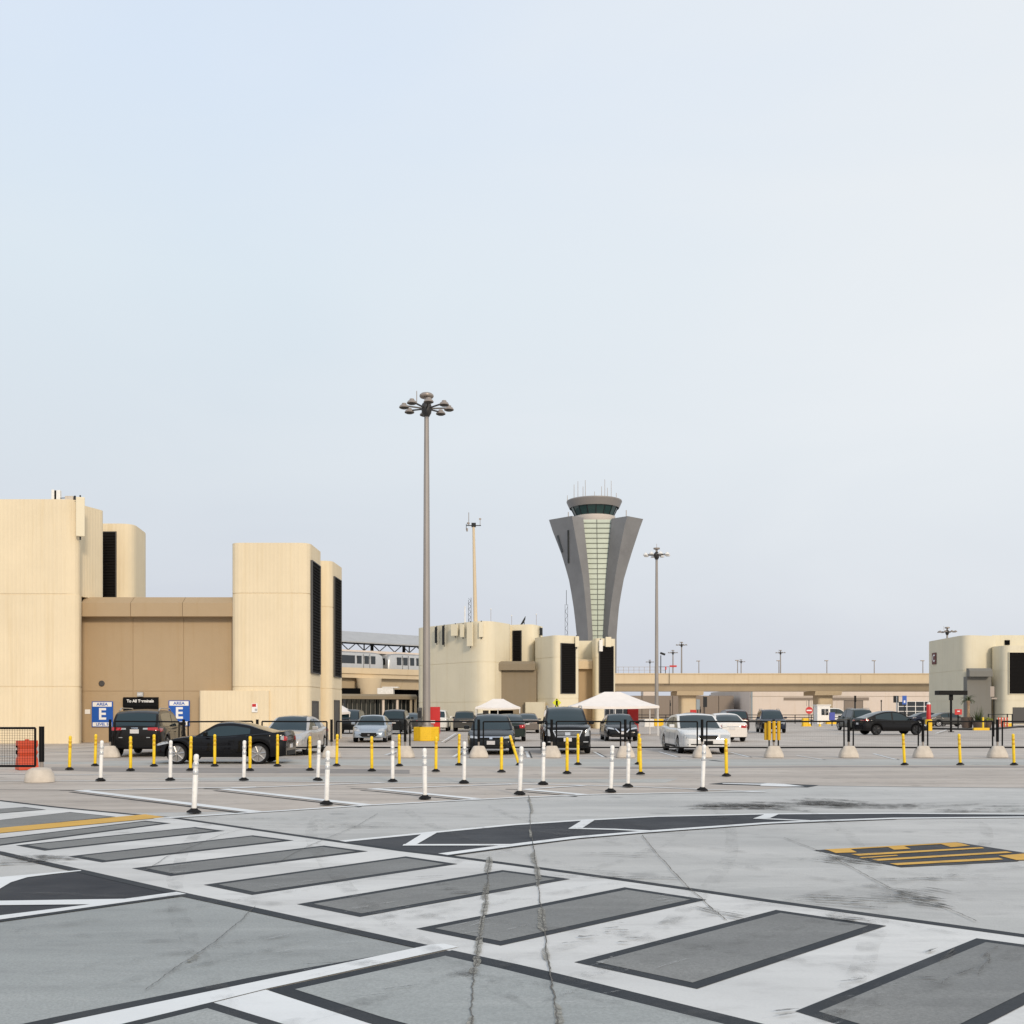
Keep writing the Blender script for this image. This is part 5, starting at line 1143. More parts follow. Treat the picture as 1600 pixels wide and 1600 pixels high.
# 8 black sedan front
make_car('sedan', 'black sedan facing the camera behind the fence, under the smaller white tent', (-.80, 41.2), FR, 'slate', front_std(hz=(.62, .74), grille=Q(-.50, .50, .60, .68), low=Q(-.6, .6, .27, .38)), rear_std(), 'multi', H=1.50)
make_car('sedan', 'dark green sedan from behind, right of the black sedan at the fence', (PX(796, 55.6), 58), BK, 'green', None, rear_std((.72, .92), .52, (.60, .73)), 'ten')
make_car('sedan', 'taupe sedan seen from behind in the gap left of the big black SUV', (PX(824, 76), 78.4), BK, 'tan_grey', None, rear_std((.80, .94), .5, (.64, .77)), low=True)
# 11 big black SUV
make_car('boxy', 'big black SUV with a wide chrome grille facing the camera in the middle', (2.15, 41.95), FR, 'black',
         [('headlight', 'lamp_clear', [(.66, .70), (.86, .72), (.82, 1.0), (.70, .94)], dict(mirror=True)), ('grille_frame', 'chrome', [(-.46, .66), (.46, .66), (.58, .93), (-.58, .93)], dict(lift=.012)), ('grille', 'trim', [(-.42, .69), (.42, .69), (.535, .90), (-.535, .90)], dict(lift=.018))]
         + [('grille_bar', 'chrome', Q(-.48, .48, z, z+.014), dict(lift=.026, nv=1)) for z in (.74, .79, .84)] + [('badge', 'chrome', Q(-.10, .10, .73, .86), dict(lift=.04, nu=2, nv=2)), ('licence_plate', 'plate', Q(-.155, .155, .50, .64), dict(lift=.03, nu=2, nv=2)), ('lower_grille', 'trim', Q(-.6, .6, .34, .48)), ('fog_light', 'lamp_clear', Q(.60, .80, .46, .50), dict(mirror=True, nv=1))],
         rear_std((.95, 1.15)), 'multi', 'suv', H=1.80, rails=True)
make_car('sedan', 'black sedan with a V shaped chrome grille facing the camera under the larger white tent', (6.05, 58.3), FR, 'black', [('headlight', 'lamp_clear', [(.44, .64), (.82, .70), (.80, .78), (.50, .73)], dict(mirror=True)), ('grille', 'trim', Q(-.36, .36, .44, .70)), ('chrome_wing', 'chrome', [(.12, .46), (.20, .46), (.44, .70), (.36, .70)], dict(mirror=True, lift=.022)), ('badge', 'chrome', Q(-.07, .07, .58, .70), dict(lift=.03, nu=2, nv=2)), ('licence_plate', 'plate', Q(-.155, .155, .40, .53), dict(lift=.03, nu=2, nv=2)), ('lower_grille', 'trim', Q(-.6, .6, .27, .38))], rear_std(), 'multi')
# 14 white town car, 15 white sedan from behind
make_car('town', 'long white sedan facing the camera behind the fence right of the middle', (7.48, 42.2), FR+R(2), 'white', [('headlight', 'lamp_clear', [(.46, .60), (.92, .62), (.90, .76), (.48, .76)], dict(mirror=True)), ('grille', 'chrome', [(-.36, .56), (.36, .56), (.40, .76), (-.40, .76)]), ('grille_slats', 'trim', [(-.33, .58), (.33, .58), (.37, .73), (-.37, .73)], dict(lift=.014)), ('licence_plate', 'trim', Q(-.17, .17, .38, .52), dict(lift=.03, nu=2, nv=2)), ('bumper_strip', 'trim', Q(-.80, .80, .36, .40), dict(lift=.02, nv=1)), ('lower_grille', 'trim', Q(-.5, .5, .26, .33))], rear_std(), 'ten', H=1.52)
make_car('sedan', 'pearl white sedan seen from behind, right of the long white sedan', (PX(1143.5, 55), 57.3), BK, 'pearl', None, rear_std((.74, .90), .48, (.66, .79), lowz=(.24, .44)), 'multi', H=1.50)
make_car('suv', 'dark maroon SUV seen from behind beyond the pearl white sedan', (PX(1153, 75), 77.3), BK, 'maroon', None, rear_std((.98, 1.20), .60, (.78, .92)), low=True, cat='suv')
make_car('suv', 'dark blue SUV facing the camera right of the two white sedans', (PX(1216, 76.6), 78.9), FR+R(-7), 'navy', front_std(hz=(.72, .90), grille=Q(-.5, .5, .60, .80)), None, 'ten', 'suv', rails=True)
make_car('sedan', 'dark sedan side on far off behind the tall lamp at the right', (PX(1083, 92), 92), 0.05, 'slate', None, None, low=True)
make_car('fastback', 'black fastback hatchback side on behind the fence near the red pillar', (PX(1400, 71)-.35, 71.2), R(7), 'black', front_std(hz=(.62, .78)), [('tail_light', 'lamp_red', [(.42, .96), (.86, .95), (.84, 1.04), (.42, 1.04)], dict(mirror=True)), ('licence_plate', 'plate', Q(-.155, .155, .72, .85), dict(lift=.02, nu=2, nv=2)), ('rear_bumper', 'trim', Q(-.8, .8, .30, .50))], 'dark', 'hatchback')
make_car('suv', 'dark green SUV half hidden behind the black fastback', (PX(1351, 84), 86.5), BK, 'green', None, None, low=True, cat='suv', H=1.80, rails=True)
make_car('sedan', 'grey sedan side on under the small red sign by the C building', (PX(1487, 106), 107), R(3), 'grey', None, None, low=True)
make_car('sedan', 'blue sedan mostly hidden behind the red pillar', (PX(1455, 110), 111), R(3), 'navy', None, None, low=True)
make_car('suv', 'dark SUV under the small tent beside the left building', (PX(537, 73), 76), FR, 'slate', None, None, low=True, cat='suv')
make_car('boxy', 'white van body at the white booth far off', (PX(1309, 140), 141), R(4), 'white', None, None, low=True, cat='van', H=2.0)

# ================================================================== LAMPS
def high_mast(label, X, Y, zhead, pale=False, plinth=True, r=.22, low=False, zb=0, dia=2.75, group='high mast lamps'):  # pale colours the lamps as if in full sun
    o = thing('high_mast_lamp', label, 'street lamp', (X, Y, zb), group=group); zp = zhead-.55-zb; z0 = .78 if plinth else 0
    MB().tube((0, 0, z0), (0, 0, zp*.80), r, r*.72, 18).tube((0, 0, zp*.80), (0, 0, zp), r*.70, r*.58, 18).build('pole', 'pole', o)
    if plinth:
        oc = [(.76*math.cos(R(22.5+45*k)), .76*math.sin(R(22.5+45*k))) for k in range(8)]
        MB().prism(oc, 0, .78).build('plinth', 'yellow_conc', o, smooth=0, bevel=.03)
        b = MB().lathe([(r*1.9, .78), (r*1.9, .84), (r*1.15, .86), (r*1.08, 1.1)], n=18)
        for k in range(8): b.tube((r*1.6*math.cos(k*.785), r*1.6*math.sin(k*.785), .84), (r*1.6*math.cos(k*.785), r*1.6*math.sin(k*.785), .93), .03, n=6)
        b.build('base_plate', 'pole', o)
    h = MB().lathe([(r*.7, zp-.5), (.26, zp-.3), (.30, zp-.05), (.26, zp+.2), (.12, zp+.35)], n=14)
    for k in range(8): t = R(45*k+10); h.bar((.3*math.cos(t), .3*math.sin(t), zp-.02), ((dia/2-.25)*math.cos(t), (dia/2-.25)*math.sin(t), zp+.05), .07)
    h.build('bracket_ring', 'lamp_dark', o)
    for k in range(8):
        t = R(45*k+10); c = ((dia/2-.12)*math.cos(t), (dia/2-.12)*math.sin(t), zp)
        l = MB().lathe([(.05, .20), (.12, .19), (.15, .10), (.22, .07), (.28, -.03), (.27, -.06)][::-1], c, 12 if low else 18).build('lamp', 'lamp_sunlit' if pale else 'lamp_head', o)
        if not low: MB().lathe([(.268, -.055), (.19, -.10), (0, -.11)][::-1], c, 18).build('lens', 'lamp_sunlit' if pale else 'lamp_dark', l)
    cp = MB().lathe([(.10, .3), (.14, .56), (.36, .58), (.40, .64), (.39, .72), (.30, .80), (0, .82)], (0, 0, zp), 18) if not pale else MB().lathe([(.10, .3), (.14, .6), (.34, .62), (.36, .76), (0, .80)], (0, 0, zp), 14)
    cp.build('cap', 'lamp_head', o); MB().tube((-.55 if not pale else 0, 0, zp+.3), (-.55 if not pale else 0, 0, zp+.95 if not pale else zp+1.2), .022, n=6).build('rod', 'lamp_head', o)
    return o
high_mast('tallest lamp pole with eight lamps on an octagonal yellow plinth left of the middle', PX(666.5, 57.2), 57.2, PZ(636, 57.2)+.5)
high_mast('second tall lamp pole with sunlit-pale lamps right of the control tower, on a yellow plinth', PX(1026, 111), 111, PZ(865, 111)+.4, pale=True)
high_mast('lamp pole with cross-shaped head showing above the C building roof', PX(1480, 165), 165, PZ(985, 165)+.3, plinth=False, low=True)
for px, py, lb in ((1065, 1004.5, 'distant lamp mast, tallest beyond the viaduct right of the second tall lamp'), (1051.5, 1017, 'distant lamp mast with small red marker, left of the tallest one beyond the viaduct'), (1015.5, 1032, 'distant lamp mast behind the viaduct railing'), (1219.5, 1017, 'distant thin lamp mast standing alone beyond the viaduct, right of the columned span'), (1158, 1031.5, 'distant lamp mast beside a slim viaduct lamp, midway along the viaduct')):
    Y = 1600*17/(HOR-py); o = high_mast(lb, PX(px, Y), Y, 18.7, plinth=False, low=True, r=.26, group='distant lamp masts beyond the viaduct')
    if px == 1051.5: MB().box((0, -.3, PZ(1041, Y)), (2.0, .3, .5)).build('marker', 'red', o, smooth=0)
# grey cabinet and red box at the foot of the tall lamp
o = thing('control_box', 'narrow dark grey control box on the left of the tall lamp pole', 'cabinet', (PX(656, 56.9), 56.9, .78))
MB().box((0, 0, .55), (.24, .22, 1.05)).build('housing', 'dark_door', o, smooth=0, bevel=.02); MB().box((0, -.12, .70), (.16, .02, .40)).build('door', 'steel', o, smooth=0)
o = thing('call_box', 'red box with white angled mark on the right of the tall lamp plinth', 'call box', (PX(680, 57.6), 57.6, .20))
MB().box((0, 0, .95), (.55, .3, 1.5)).build('housing', 'red', o, smooth=0, bevel=.02); MB().box((-.14, -.157, .86), (.28, .02, .16)).build('mark', 'white', o, smooth=0); MB().box((0, 0, .1), (.12, .12, .22)).build('post', 'steel', o, smooth=0)

# ================================================================== LANE POSTS
def lane_post(white):
    o = thing('lane_post', '', 'bollard', (0, 0, 0)); m = 'white_pl' if white else 'yellow'; r = .043
    MB().lathe([(.118, 0), (.118, .020), (.10, .032), (.062, .055), (.052, .07), (0, .072)], n=20).build('foot', 'rubber', o)
    MB().lathe([(r*.9, .06), (r, .10), (r, .70), (r*.86, .715), (r*.86, .735), (r, .75), (r, .82), (r*.86, .835), (r*.86, .855), (r, .87), (r*.98, .93), (r*.7, .955), (0, .965)], n=18).build('post', m, o)
    for z0, z1 in ((.62, .69), (.76, .815)): MB().lathe([(r+.001, z0), (r+.003, z0+.003), (r+.003, z1-.003), (r+.001, z1)], n=18).build('band', 'white_band' if white else 'yellow_deep', o)
    return o
protoW, protoY = lane_post(True), lane_post(False); usedW = usedY = False
def nth(i): return ['first', 'second', 'third', 'fourth', 'fifth', 'sixth', 'seventh', 'eighth', 'ninth', 'tenth', 'eleventh', 'twelfth', 'thirteenth', 'fourteenth'][i]
def place_posts(lst, white, fmt, group):
    global usedW, usedY
    for i, (px, py, lean) in enumerate(lst):
        if white: o = copy_tree(protoW) if usedW else protoW; usedW = True
        else: o = copy_tree(protoY) if usedY else protoY; usedY = True
        p = G(px, py); o.location = (p.x, p.y, .02); o.rotation_euler = (R(random.uniform(-1.5, 1.5)), R(lean+random.uniform(-.5, .5)), random.uniform(0, 6))
        o.rotation_euler = (Matrix.Rotation(R(lean+random.uniform(-.7, .7)), 3, 'Y') @ Matrix.Rotation(R(random.uniform(-2.2, 2.2)), 3, 'X') @ Matrix.Rotation(random.uniform(0, 6), 3, 'Z')).to_euler()
        o['label'] = fmt.format(nth(i)); o['group'] = group
place_posts([(303, 1271.5, 1.5), (510, 1258.5, 1.8), (664, 1249.5, .2), (812, 1242.5, 2.2), (954, 1238.5, 1.8), (1097.5, 1236.5, 2)], True, 'white lane post, {} from left in the nearer row of white posts', 'white lane posts')
place_posts([(157, 1221, 2.2), (266, 1220.5, 1.6), (381, 1220.5, .6), (496.5, 1220.5, 1.5), (613.5, 1222.5, .5), (725, 1224.5, .2), (848.5, 1226.5, .4), (981, 1230.5, .8)], True, 'white lane post, {} from left in the farther row of white posts', 'white lane posts')
place_posts([(108.5, 1203.5, 2), (204, 1205, .6), (297.5, 1205, 1), (390.5, 1205, 0), (484.5, 1204.5, .3), (581, 1205.5, .3), (681, 1206.5, .4), (783.5, 1207.5, .2), (886, 1209.5, .4), (1001, 1211, -.6), (1135, 1213.5, -.2)], False, 'yellow lane post, {} from left in the nearer row of yellow posts', 'yellow lane posts')
place_posts([(148.5, 1197.5, 2.2), (240.5, 1198, .6), (335.5, 1198, .6), (433.5, 1198, .4), (526, 1197.5, .8), (624, 1197.5, .3), (717, 1196.5, .5), (811, 1196, -17), (903, 1195.5, .2), (997.5, 1195, .6), (1413.5, 1196, -2.5), (1500.5, 1196, -1.5), (1584.5, 1196, -2)], False, 'yellow lane post, {} from left in the farther row of yellow posts', 'yellow lane posts')
for o in bpy.data.objects:
    if o.get('label') == 'yellow lane post, eighth from left in the farther row of yellow posts': o['label'] = 'yellow flexible lane post leaning far over in front of the black sedan'

# ================================================================== PORTABLE FENCE
YF = 36.8; fx = [172, 287, 402, 518, 633, 748, 862, 977, 1097, 1209, 1326, 1442, 1558.5, 1674]
def wire_mesh(w, h, step=.055, t=.0035):
    mb = MB()
    k = int((w+h)/step)
    for i in range(1, int(w/step)): mb.bar((-w/2+i*step, 0, 0), (-w/2+i*step, 0, h), t)
    for i in range(1, int(h/step)): mb.bar((-w/2, .002, i*step), (w/2, .002, i*step), t)
    return mb
def fence_panel(w):
    o = thing('portable_fence', '', 'fence', (0, 0, .37)); h = .93; f = MB(); t = .055
    for x in (-w/2, w/2): f.tube((x, 0, 0), (x, 0, h), t/2, n=8)
    for z in (0, h): f.tube((-w/2, 0, z), (w/2, 0, z), t/2, n=8)
    f.build('frame', 'black', o); wire_mesh(w, h, .08, .0006).build('mesh', 'black', o, smooth=0); return o
def fence_base():
    o = thing('concrete_block', '', 'concrete block', (0, 0, 0))
    mb = MB(); n = 28; prof = [(1.0, 0), (1.0, .05), (.95, .12), (.80, .25), (.62, .37), (.52, .41), (0, .42)]
    for s, z in prof:
        for k in range(n):
            t = 2*math.pi*k/n; c, s_ = math.cos(t), math.sin(t); q = (abs(c)**3+abs(s_)**3)**(-1/3)
            mb.v.append(Vector((.345*s*c*q, .27*s*s_*q, z)))
    for i in range(len(prof)-1):
        for k in range(n): mb.f.append([i*n+k, i*n+(k+1) % n, (i+1)*n+(k+1) % n, (i+1)*n+k])
    mb.build('block', 'base_conc', o, smooth=25)
    p = MB().tube((0, 0, .42), (0, 0, .62), .035, n=10); p.build('stub', 'lamp_head', o)
    MB().tube((0, 0, .56), (0, 0, 1.36), .05, n=12).build('post', 'black', o); return o
W0 = (fx[1]-fx[0])/F*YF-.34
pp_, pb_ = fence_panel(W0), fence_base()
bl = ['concrete fence base with black post left of the dark brown SUV', 'concrete fence base with black post between the SUV and the black coupe roof', 'concrete fence base with black post behind the rear of the black coupe', 'concrete fence base with black post right of the silver sedan', 'concrete fence base with black post left of the tall lamp plinth',
      'concrete fence base with black post in front of the black sedan', 'concrete fence base with black post in front of the big black SUV', 'concrete fence base with black post in front of the sedan with the V grille', 'concrete fence base with black post in front of the long white sedan', 'concrete fence base carrying yellow sleeves on its post',
      'concrete fence base with black post at the tail of the black fastback', 'concrete fence base with black post at the nose of the black fastback', 'concrete fence base with black post left of the rightmost yellow post', 'concrete fence base beyond the right edge']
pl = ['fence panel behind which the dark brown SUV stands', 'fence panel behind the hood and roof of the black coupe', 'fence panel in front of the silver sedan', 'fence panel in front of the silver blue car', 'fence panel in front of the yellow plinth of the tall lamp', 'fence panel between the black sedan and the big black SUV', 'fence panel in front of the big black SUV, right half',
      'fence panel between the sedan with the V grille and the long white sedan', 'fence panel in front of the pearl white sedan', 'fence panel in front of the empty ground right of the yellow sleeves', 'fence panel in front of the black fastback', 'fence panel in front of the planters and the red pillar', 'fence panel at the right edge of the picture']
for i, px in enumerate(fx):
    b = pb_ if i == 0 else copy_tree(pb_)
    b.location = (PX(px, YF), YF, .015); b.rotation_euler = (0, 0, R(random.uniform(-12, 12))); b['label'] = bl[i]; b['group'] = 'concrete bases of the portable fence'
    if i == 9:
        sl = MB()
        for dx in (-.17, 0, .17): sl.tube((dx, -.03, .62), (dx, -.03, 1.30), .062, n=12)
        sl.tube((-.26, .10, .62), (-.26, .10, 1.26), .062, n=12)
        sl.build('sleeve', 'yellow_deep', b)
    if i < len(fx)-1:
        p = pp_ if i == 0 else copy_tree(pp_)
        w = (fx[i+1]-px)/F*YF-.34
        p.location = (PX((px+fx[i+1])/2, YF), YF, .37); p.scale = (w/W0, 1, 1); p.rotation_euler = (0, R(random.uniform(-.5, .5)), R(random.uniform(-1, 1))); p['label'] = pl[i]; p['group'] = 'panels of the portable fence'
if True:
    # nearer fence at the left edge, its dome shaped base and the orange barrier
    o = thing('portable_fence', 'black wire mesh fence panel at the left edge of the picture', 'fence', (PX(-40, 24.3), 24.3, .38)); w = 190/F*24.3; h = .90; f = MB()
    for x in (-w/2, w/2): f.tube((x, 0, 0), (x, 0, h), .028, n=8)
    for z in (0, h): f.tube((-w/2, 0, z), (w/2, 0, z), .028, n=8)
    f.build('frame', 'black', o); wire_mesh(w, h, .06, .005).build('mesh', 'black', o, smooth=0)
    o = thing('concrete_block', 'pale domed concrete base with black post at the left edge', 'concrete block', (PX(62, 24.2), 24.2, .01))
    mb = MB(); n = 28; prof = [(1.0, 0), (.99, .08), (.92, .20), (.76, .29), (.5, .335), (0, .35)]
    for s, z in prof:
        for k in range(n): t = 2*math.pi*k/n; mb.v.append(Vector((.345*s*math.cos(t), .30*s*math.sin(t), z)))
    for i in range(len(prof)-1):
        for k in range(n): mb.f.append([i*n+k, i*n+(k+1) % n, (i+1)*n+(k+1) % n, (i+1)*n+k])
    mb.build('block', 'base_conc', o, smooth=25); MB().tube((0, .1, .3), (0, .1, .52), .045, n=10).build('stub', 'lamp_head', o); MB().tube((0, .1, .47), (0, .1, 1.31), .06, n=12).build('post', 'black', o)
o = thing('water_barrier', 'orange plastic water barrier with horizontal ribs behind the left fence', 'barrier', (PX(42, 29.3), 29.3, .01), R(38))
mb = MB()
def bsec(z): return .27-.10*min(1, z/.28) if z < .28 else .17
zs_ = [0, .08, .28, .30, .38, .40, .48, .50, .58, .60, .68, .70, .83]; 
for z in zs_:
    i = zs_.index(z); ins = .03 if i in (4, 5, 8, 9) else 0
    hx, hy = .26-ins, bsec(z)-ins*.8; mb.v += [Vector((-hx, -hy, z)), Vector((hx, -hy, z)), Vector((hx, hy, z)), Vector((-hx, hy, z))]
for i in range(len(zs_)-1):
    for k in range(4): mb.f.append([4*i+k, 4*i+(k+1) % 4, 4*i+4+(k+1) % 4, 4*i+4+k])
mb.f += [[3, 2, 1, 0], [4*(len(zs_)-1)+k for k in range(4)]]
mb.build('shell', 'orange', o, smooth=0, bevel=.012)
MB().box((-.27, .0, .5), (.03, .08, .12)).box((-.27, .0, .66), (.03, .08, .06)).build('slot', 'void', o, smooth=0); MB().lathe([(.06, .82), (.06, .86), (0, .87)], n=12).build('cap', 'orange', o)

# ================================================================== TENTS
def tent(label, px0, px1, yp, ye, Y, ridge, depth, legs=True):
    w = (px1-px0)/F*Y; ze, zp = PZ(ye, Y), PZ(yp, Y); o = thing('canopy_tent', label, 'tent', (PX((px0+px1)/2, Y), Y, 0), group='white canopy tents')
    mb = MB(); x, y, r = w/2, depth/2, ridge/2; nseg = 8
    C = [(-x, -y), (x, -y), (x, y), (-x, y)]; T = [(-r, 0), (r, 0), (r, 0), (-r, 0)]
    def P(i, t, s): # side i, along t, up s with a slight sag of the fabric
        a = Vector((*C[i], 0)).lerp(Vector((*C[(i+1) % 4], 0)), t); b = Vector((*T[i], 0)).lerp(Vector((*T[(i+1) % 4], 0)), t); p = a.lerp(b, s); p.z = ze+(zp-ze)*(s**1.18)-.06*math.sin(math.pi*t)*(1-s); return p
    for i in range(4):
        o_ = len(mb.v)
        for a in range(nseg+1):
            for b in range(6): mb.v.append(P(i, a/nseg, b/5))
        for a in range(nseg):
            for b in range(5): mb.f.append([o_+a*6+b, o_+(a+1)*6+b, o_+(a+1)*6+b+1, o_+a*6+b+1])
    mb.build('canopy', 'tent', o, smooth=30)
    va = MB()
    for i in range(4):
        for a in range(nseg):
            p, q = P(i, a/nseg, 0), P(i, (a+1)/nseg, 0); va.add([p, q, q-Vector((0, 0, .16)), p-Vector((0, 0, .16))], [(0, 1, 2, 3)])
    va.build('valance', 'tent', o, smooth=0)
    if legs:
        for cx_, cy_ in C+[(0, -y), (0, y)]: MB().tube((cx_*.97, cy_*.97, 0), (cx_*.97, cy_*.97, ze-.02), .035, n=8).build('leg', 'white_pl', o)
    return o
tent('smaller white canopy tent above the black sedan and in front of the taupe wall', 743.5, 813, 1092, 1105, 88, .9, 3.2)
tent('larger white canopy tent right of the big black SUV, in front of the rightmost louver', 890, 1023.5, 1081, 1103, 71, 1.1, 4.2)
tent('small white canopy tent peeking out beside the left building', 508, 550, 1101, 1112, 76, .3, 2.0)
o = thing('booth_wall', 'red panel standing under the larger white tent', 'panel', (PX(989, 73.4), 73.4, 0)); MB().box((0, 0, 1.05), (.78, .08, 1.7)).build('panel', 'red', o, smooth=0, bevel=.01); MB().box((-.36, 0, .1), (.05, .3, .2)).box((.36, 0, .1), (.05, .3, .2)).build('foot', 'steel', o, smooth=0)
o = thing('kiosk', 'dark kiosk with white frame under the larger tent', 'kiosk', (PX(965, 73.8), 73.8, 0)); MB().box((0, 0, .9), (1.9, .5, 1.8)).build('housing', 'glass_dark', o, smooth=0)
f = MB()
for x in (-.95, -.3, .35, .95): f.bar((x, -.27, 0), (x, -.27, 1.85), .06)
f.build('frame', 'white_pl', o, smooth=0)
o = thing('kiosk', 'dark pay kiosk under the smaller white tent', 'kiosk', (PX(784, 89.5), 89.5, 0)); MB().box((0, 0, .85), (2.0, .5, 1.7)).build('housing', 'void', o, smooth=0, bevel=.02); MB().box((-1.4, 0, .85), (.5, .4, 1.7)).build('panel', 'greywall', o, smooth=0)

# ================================================================== SIGNS, POSTS, FAR OBJECTS
def post_sign(name, label, cat, px, ybase, ytop, build, r=.04, m='steel', group=None):
    Y = EYE*F/(ybase-HOR); o = thing(name, label, cat, (PX(px, Y), Y, 0), group=group); z = PZ(ytop, Y)
    MB().tube((0, 0, 0), (0, 0, z), r, n=10).build('post', m, o)
    build(o, z, Y); return o
def dne(o, z, Y):
    r = 5.6/F*Y; c = PZ(1110, Y)
    f = MB().lathe([(r, -.02), (r, .02)], (0, -.08, c), 28, 'Y').build('sign_face', 'red', o, smooth=0); MB().box((0, -.105, c), (r*1.45, .01, r*.34)).build('bar', 'white', o, smooth=0)
    f2 = MB()
    for dx in (-.26, 0, .26): f2.box((dx, .04, z-.35), (.06, .02, .7))
    f2.build('back_plate', 'lamp_head', o, smooth=0); MB().lathe([(.30, 0), (.30, .28), (.2, .3), (0, .3)], n=16).build('base', 'black', o)
post_sign('no_entry_sign', 'round red no entry sign on a dark post by the white booth', 'sign', 1264, 1134, 1093.5, dne)
def ped(o, z, Y):
    s = 7.2/F*Y*.72; c = PZ(1098, Y)
    f = MB().box((0, -.06, c), (s*1.9, .03, s*1.9), ry=R(45)).build('sign_face', mat('yellow green sign', (.70, .72, .01), .4), o, smooth=0, bevel=.02)
    g = MB().lathe([(0, -.07), (.07, 0), (0, .07)], (0, -.085, c+.26), 8); g.box((0, -.085, c+.02), (.16, .02, .30)); g.bar((-.02, -.085, c-.1), (-.13, -.085, c-.36), .07).bar((.02, -.085, c-.1), (.12, -.085, c-.36), .07); g.build('symbol', 'black', o, smooth=0)
post_sign('pedestrian_sign', 'yellow green diamond pedestrian sign above the big black SUV', 'sign', 870, 1142, 1092, ped)
post_sign('parking_sign', 'small blue sign with a white mark left of the red pillar', 'sign', 1413, 1131, 1087, lambda o, z, Y: (MB().box((0, -.05, z-.55), (.55, .04, 1.1)).build('sign_face', 'blue', o, smooth=0), MB().box((0, -.075, z-.75), (.2, .01, .3)).build('symbol', 'white', o, smooth=0)), .05)
post_sign('traffic_sign', 'back of a dark square sign on a white post above the black fastback', 'sign', 1401, 1129, 1088, lambda o, z, Y: MB().box((-.1, -.02, z-.4), (.75, .06, .95)).build('sign_face', 'dark_door', o, smooth=0, bevel=.03), .08, 'white_pl')
post_sign('traffic_sign', 'narrow dark sign post behind the dark green SUV roof', 'sign', 1336, 1133, 1088, lambda o, z, Y: MB().box((0, -.05, z-.3), (.22, .1, .75)).build('sign_face', 'black', o, smooth=0), .09)
post_sign('marker_post', 'thin dark post in front of the pale terminal wall', 'post', 1377, 1130, 1094, lambda o, z, Y: MB().box((0, 0, z-.1), (.14, .14, .25)).build('cap', 'black', o, smooth=0), .06)
for px, yt, lb, s in ((1047, 1094, 'thin dark sign post left of the first viaduct column', .10), (1090, 1094, 'grey blade sign seen edge on right of the first viaduct column', .45), (1094, 1104, 'short thin dark post between the two signs by the viaduct column', .08), (1101, 1090, 'dark tall sign seen edge on right of the viaduct column', .5)):
    post_sign('traffic_sign', lb, 'sign', px, 1131, yt, lambda o, z, Y: MB().box((.05, -.05, z-.55), (s, .1, 1.3 if s > .3 else .4)).build('sign_face', 'bluegrey' if px == 1090 else 'steel', o, smooth=0, bevel=.02), .05)
o = post_sign('red_sign', 'red box sign above the roof of the long white sedan', 'sign', 1083, 1130, 1109, lambda o, z, Y: MB().box((0, -.1, z-.28), (9.5/F*Y, .2, 6.5/F*Y)).build('sign_face', 'red', o, smooth=0, bevel=.02), .06)
post_sign('red_sign', 'red sign with a white mark on a short post by the planters', 'sign', 1497, 1138, 1108, lambda o, z, Y: (MB().box((0, -.05, z-.27), (11/F*Y, .08, 8.5/F*Y)).build('sign_face', 'red', o, smooth=0, bevel=.01), MB().box((0, -.1, z-.20), (4/F*Y, .01, 1.6/F*Y)).build('symbol', 'white', o, smooth=0)), .06, 'black')
post_sign('traffic_sign', 'grey sign on a tall thin black pole beside the far right fence post', 'sign', 1553, 1151, 1072, lambda o, z, Y: (MB().box((-.13, -.03, z-.36), (.28, .05, .68)).build('sign_face', 'lamp_head', o, smooth=0, bevel=.01), MB().box((0, 0, z-.80), (.34, .1, .1)).build('bracket', 'lamp_head', o, smooth=0)), .035, 'black')
o = thing('pay_station', 'black T shaped canopy on a post in front of the C building', 'canopy', (PX(1486, 80), 80, 0))
MB().tube((0, 0, 0), (0, 0, 2.95), .085, n=12).build('post', 'black', o); MB().box((0, 0, 2.75), (.26, .22, .5)).build('head', 'black', o, smooth=0, bevel=.02); MB().box((0, 0, PZ(1082.5, 80)), (2.2, .9, .34)).build('canopy', 'black', o, smooth=0, bevel=.02); MB().box((0, 0, .03), (.35, .35, .06)).build('foot', 'black', o, smooth=0)
o = thing('red_pillar', 'red cylindrical pillar on a yellow base at the nose of the black fastback', 'pillar', (PX(1451, 85.5), 85.5, 0))
MB().lathe([(.28, 0), (.28, .92), (.20, .95)], n=22).build('base', 'yellow_conc', o); MB().lathe([(.18, .94), (.18, 2.15), (.16, 2.2)], n=18).build('shaft', 'red', o); MB().lathe([(.14, 2.2), (.15, 2.27), (.09, 2.36), (0, 2.38)], n=14).build('lamp', 'white_pl', o)
# kerb island with planters
kb = thing('kerb', 'dark kerb with a yellow painted end around the planters', 'kerb', (PX(1510, 93), 93, 0), world=True)
k1 = MB()
for a, b in (((1457, 1140), (1520, 1141)), ((1546, 1141), (1590, 1137)), ((1590, 1137), (1680, 1136))): k1.bar(G(*a)+Vector((0, 0, .08)), G(*b)+Vector((0, 0, .08)), .2, .16)
k1.build('kerb_stone', 'asphalt_kerb', kb, smooth=0); MB().bar(G(1521, 1141.2)+Vector((0, 0, .09)), G(1545, 1141.2)+Vector((0, 0, .09)), .26).build('painted_end', 'yellow_conc', kb, smooth=0)
def planter(px, Y, w, h, lb, cat='planter'):
    o = thing('planter', lb, cat, (PX(px, Y), Y, 0), group='brown planters')
    MB().lathe([(w*.36, 0), (w*.40, .04), (w*.49, h*.85), (w*.5, h), (w*.45, h), (w*.43, h*.88), (0, h*.86)], n=22).build('pot', 'pot', o); return o
planter(1511, 99, 1.15, 1.05, 'brown planter holding the tall palm'); planter(1530, 98, 1.25, .72, 'wide brown planter holding the spiky plant'); planter(1543.5, 99.5, .75, .75, 'smallest brown planter with yellow green shrub')
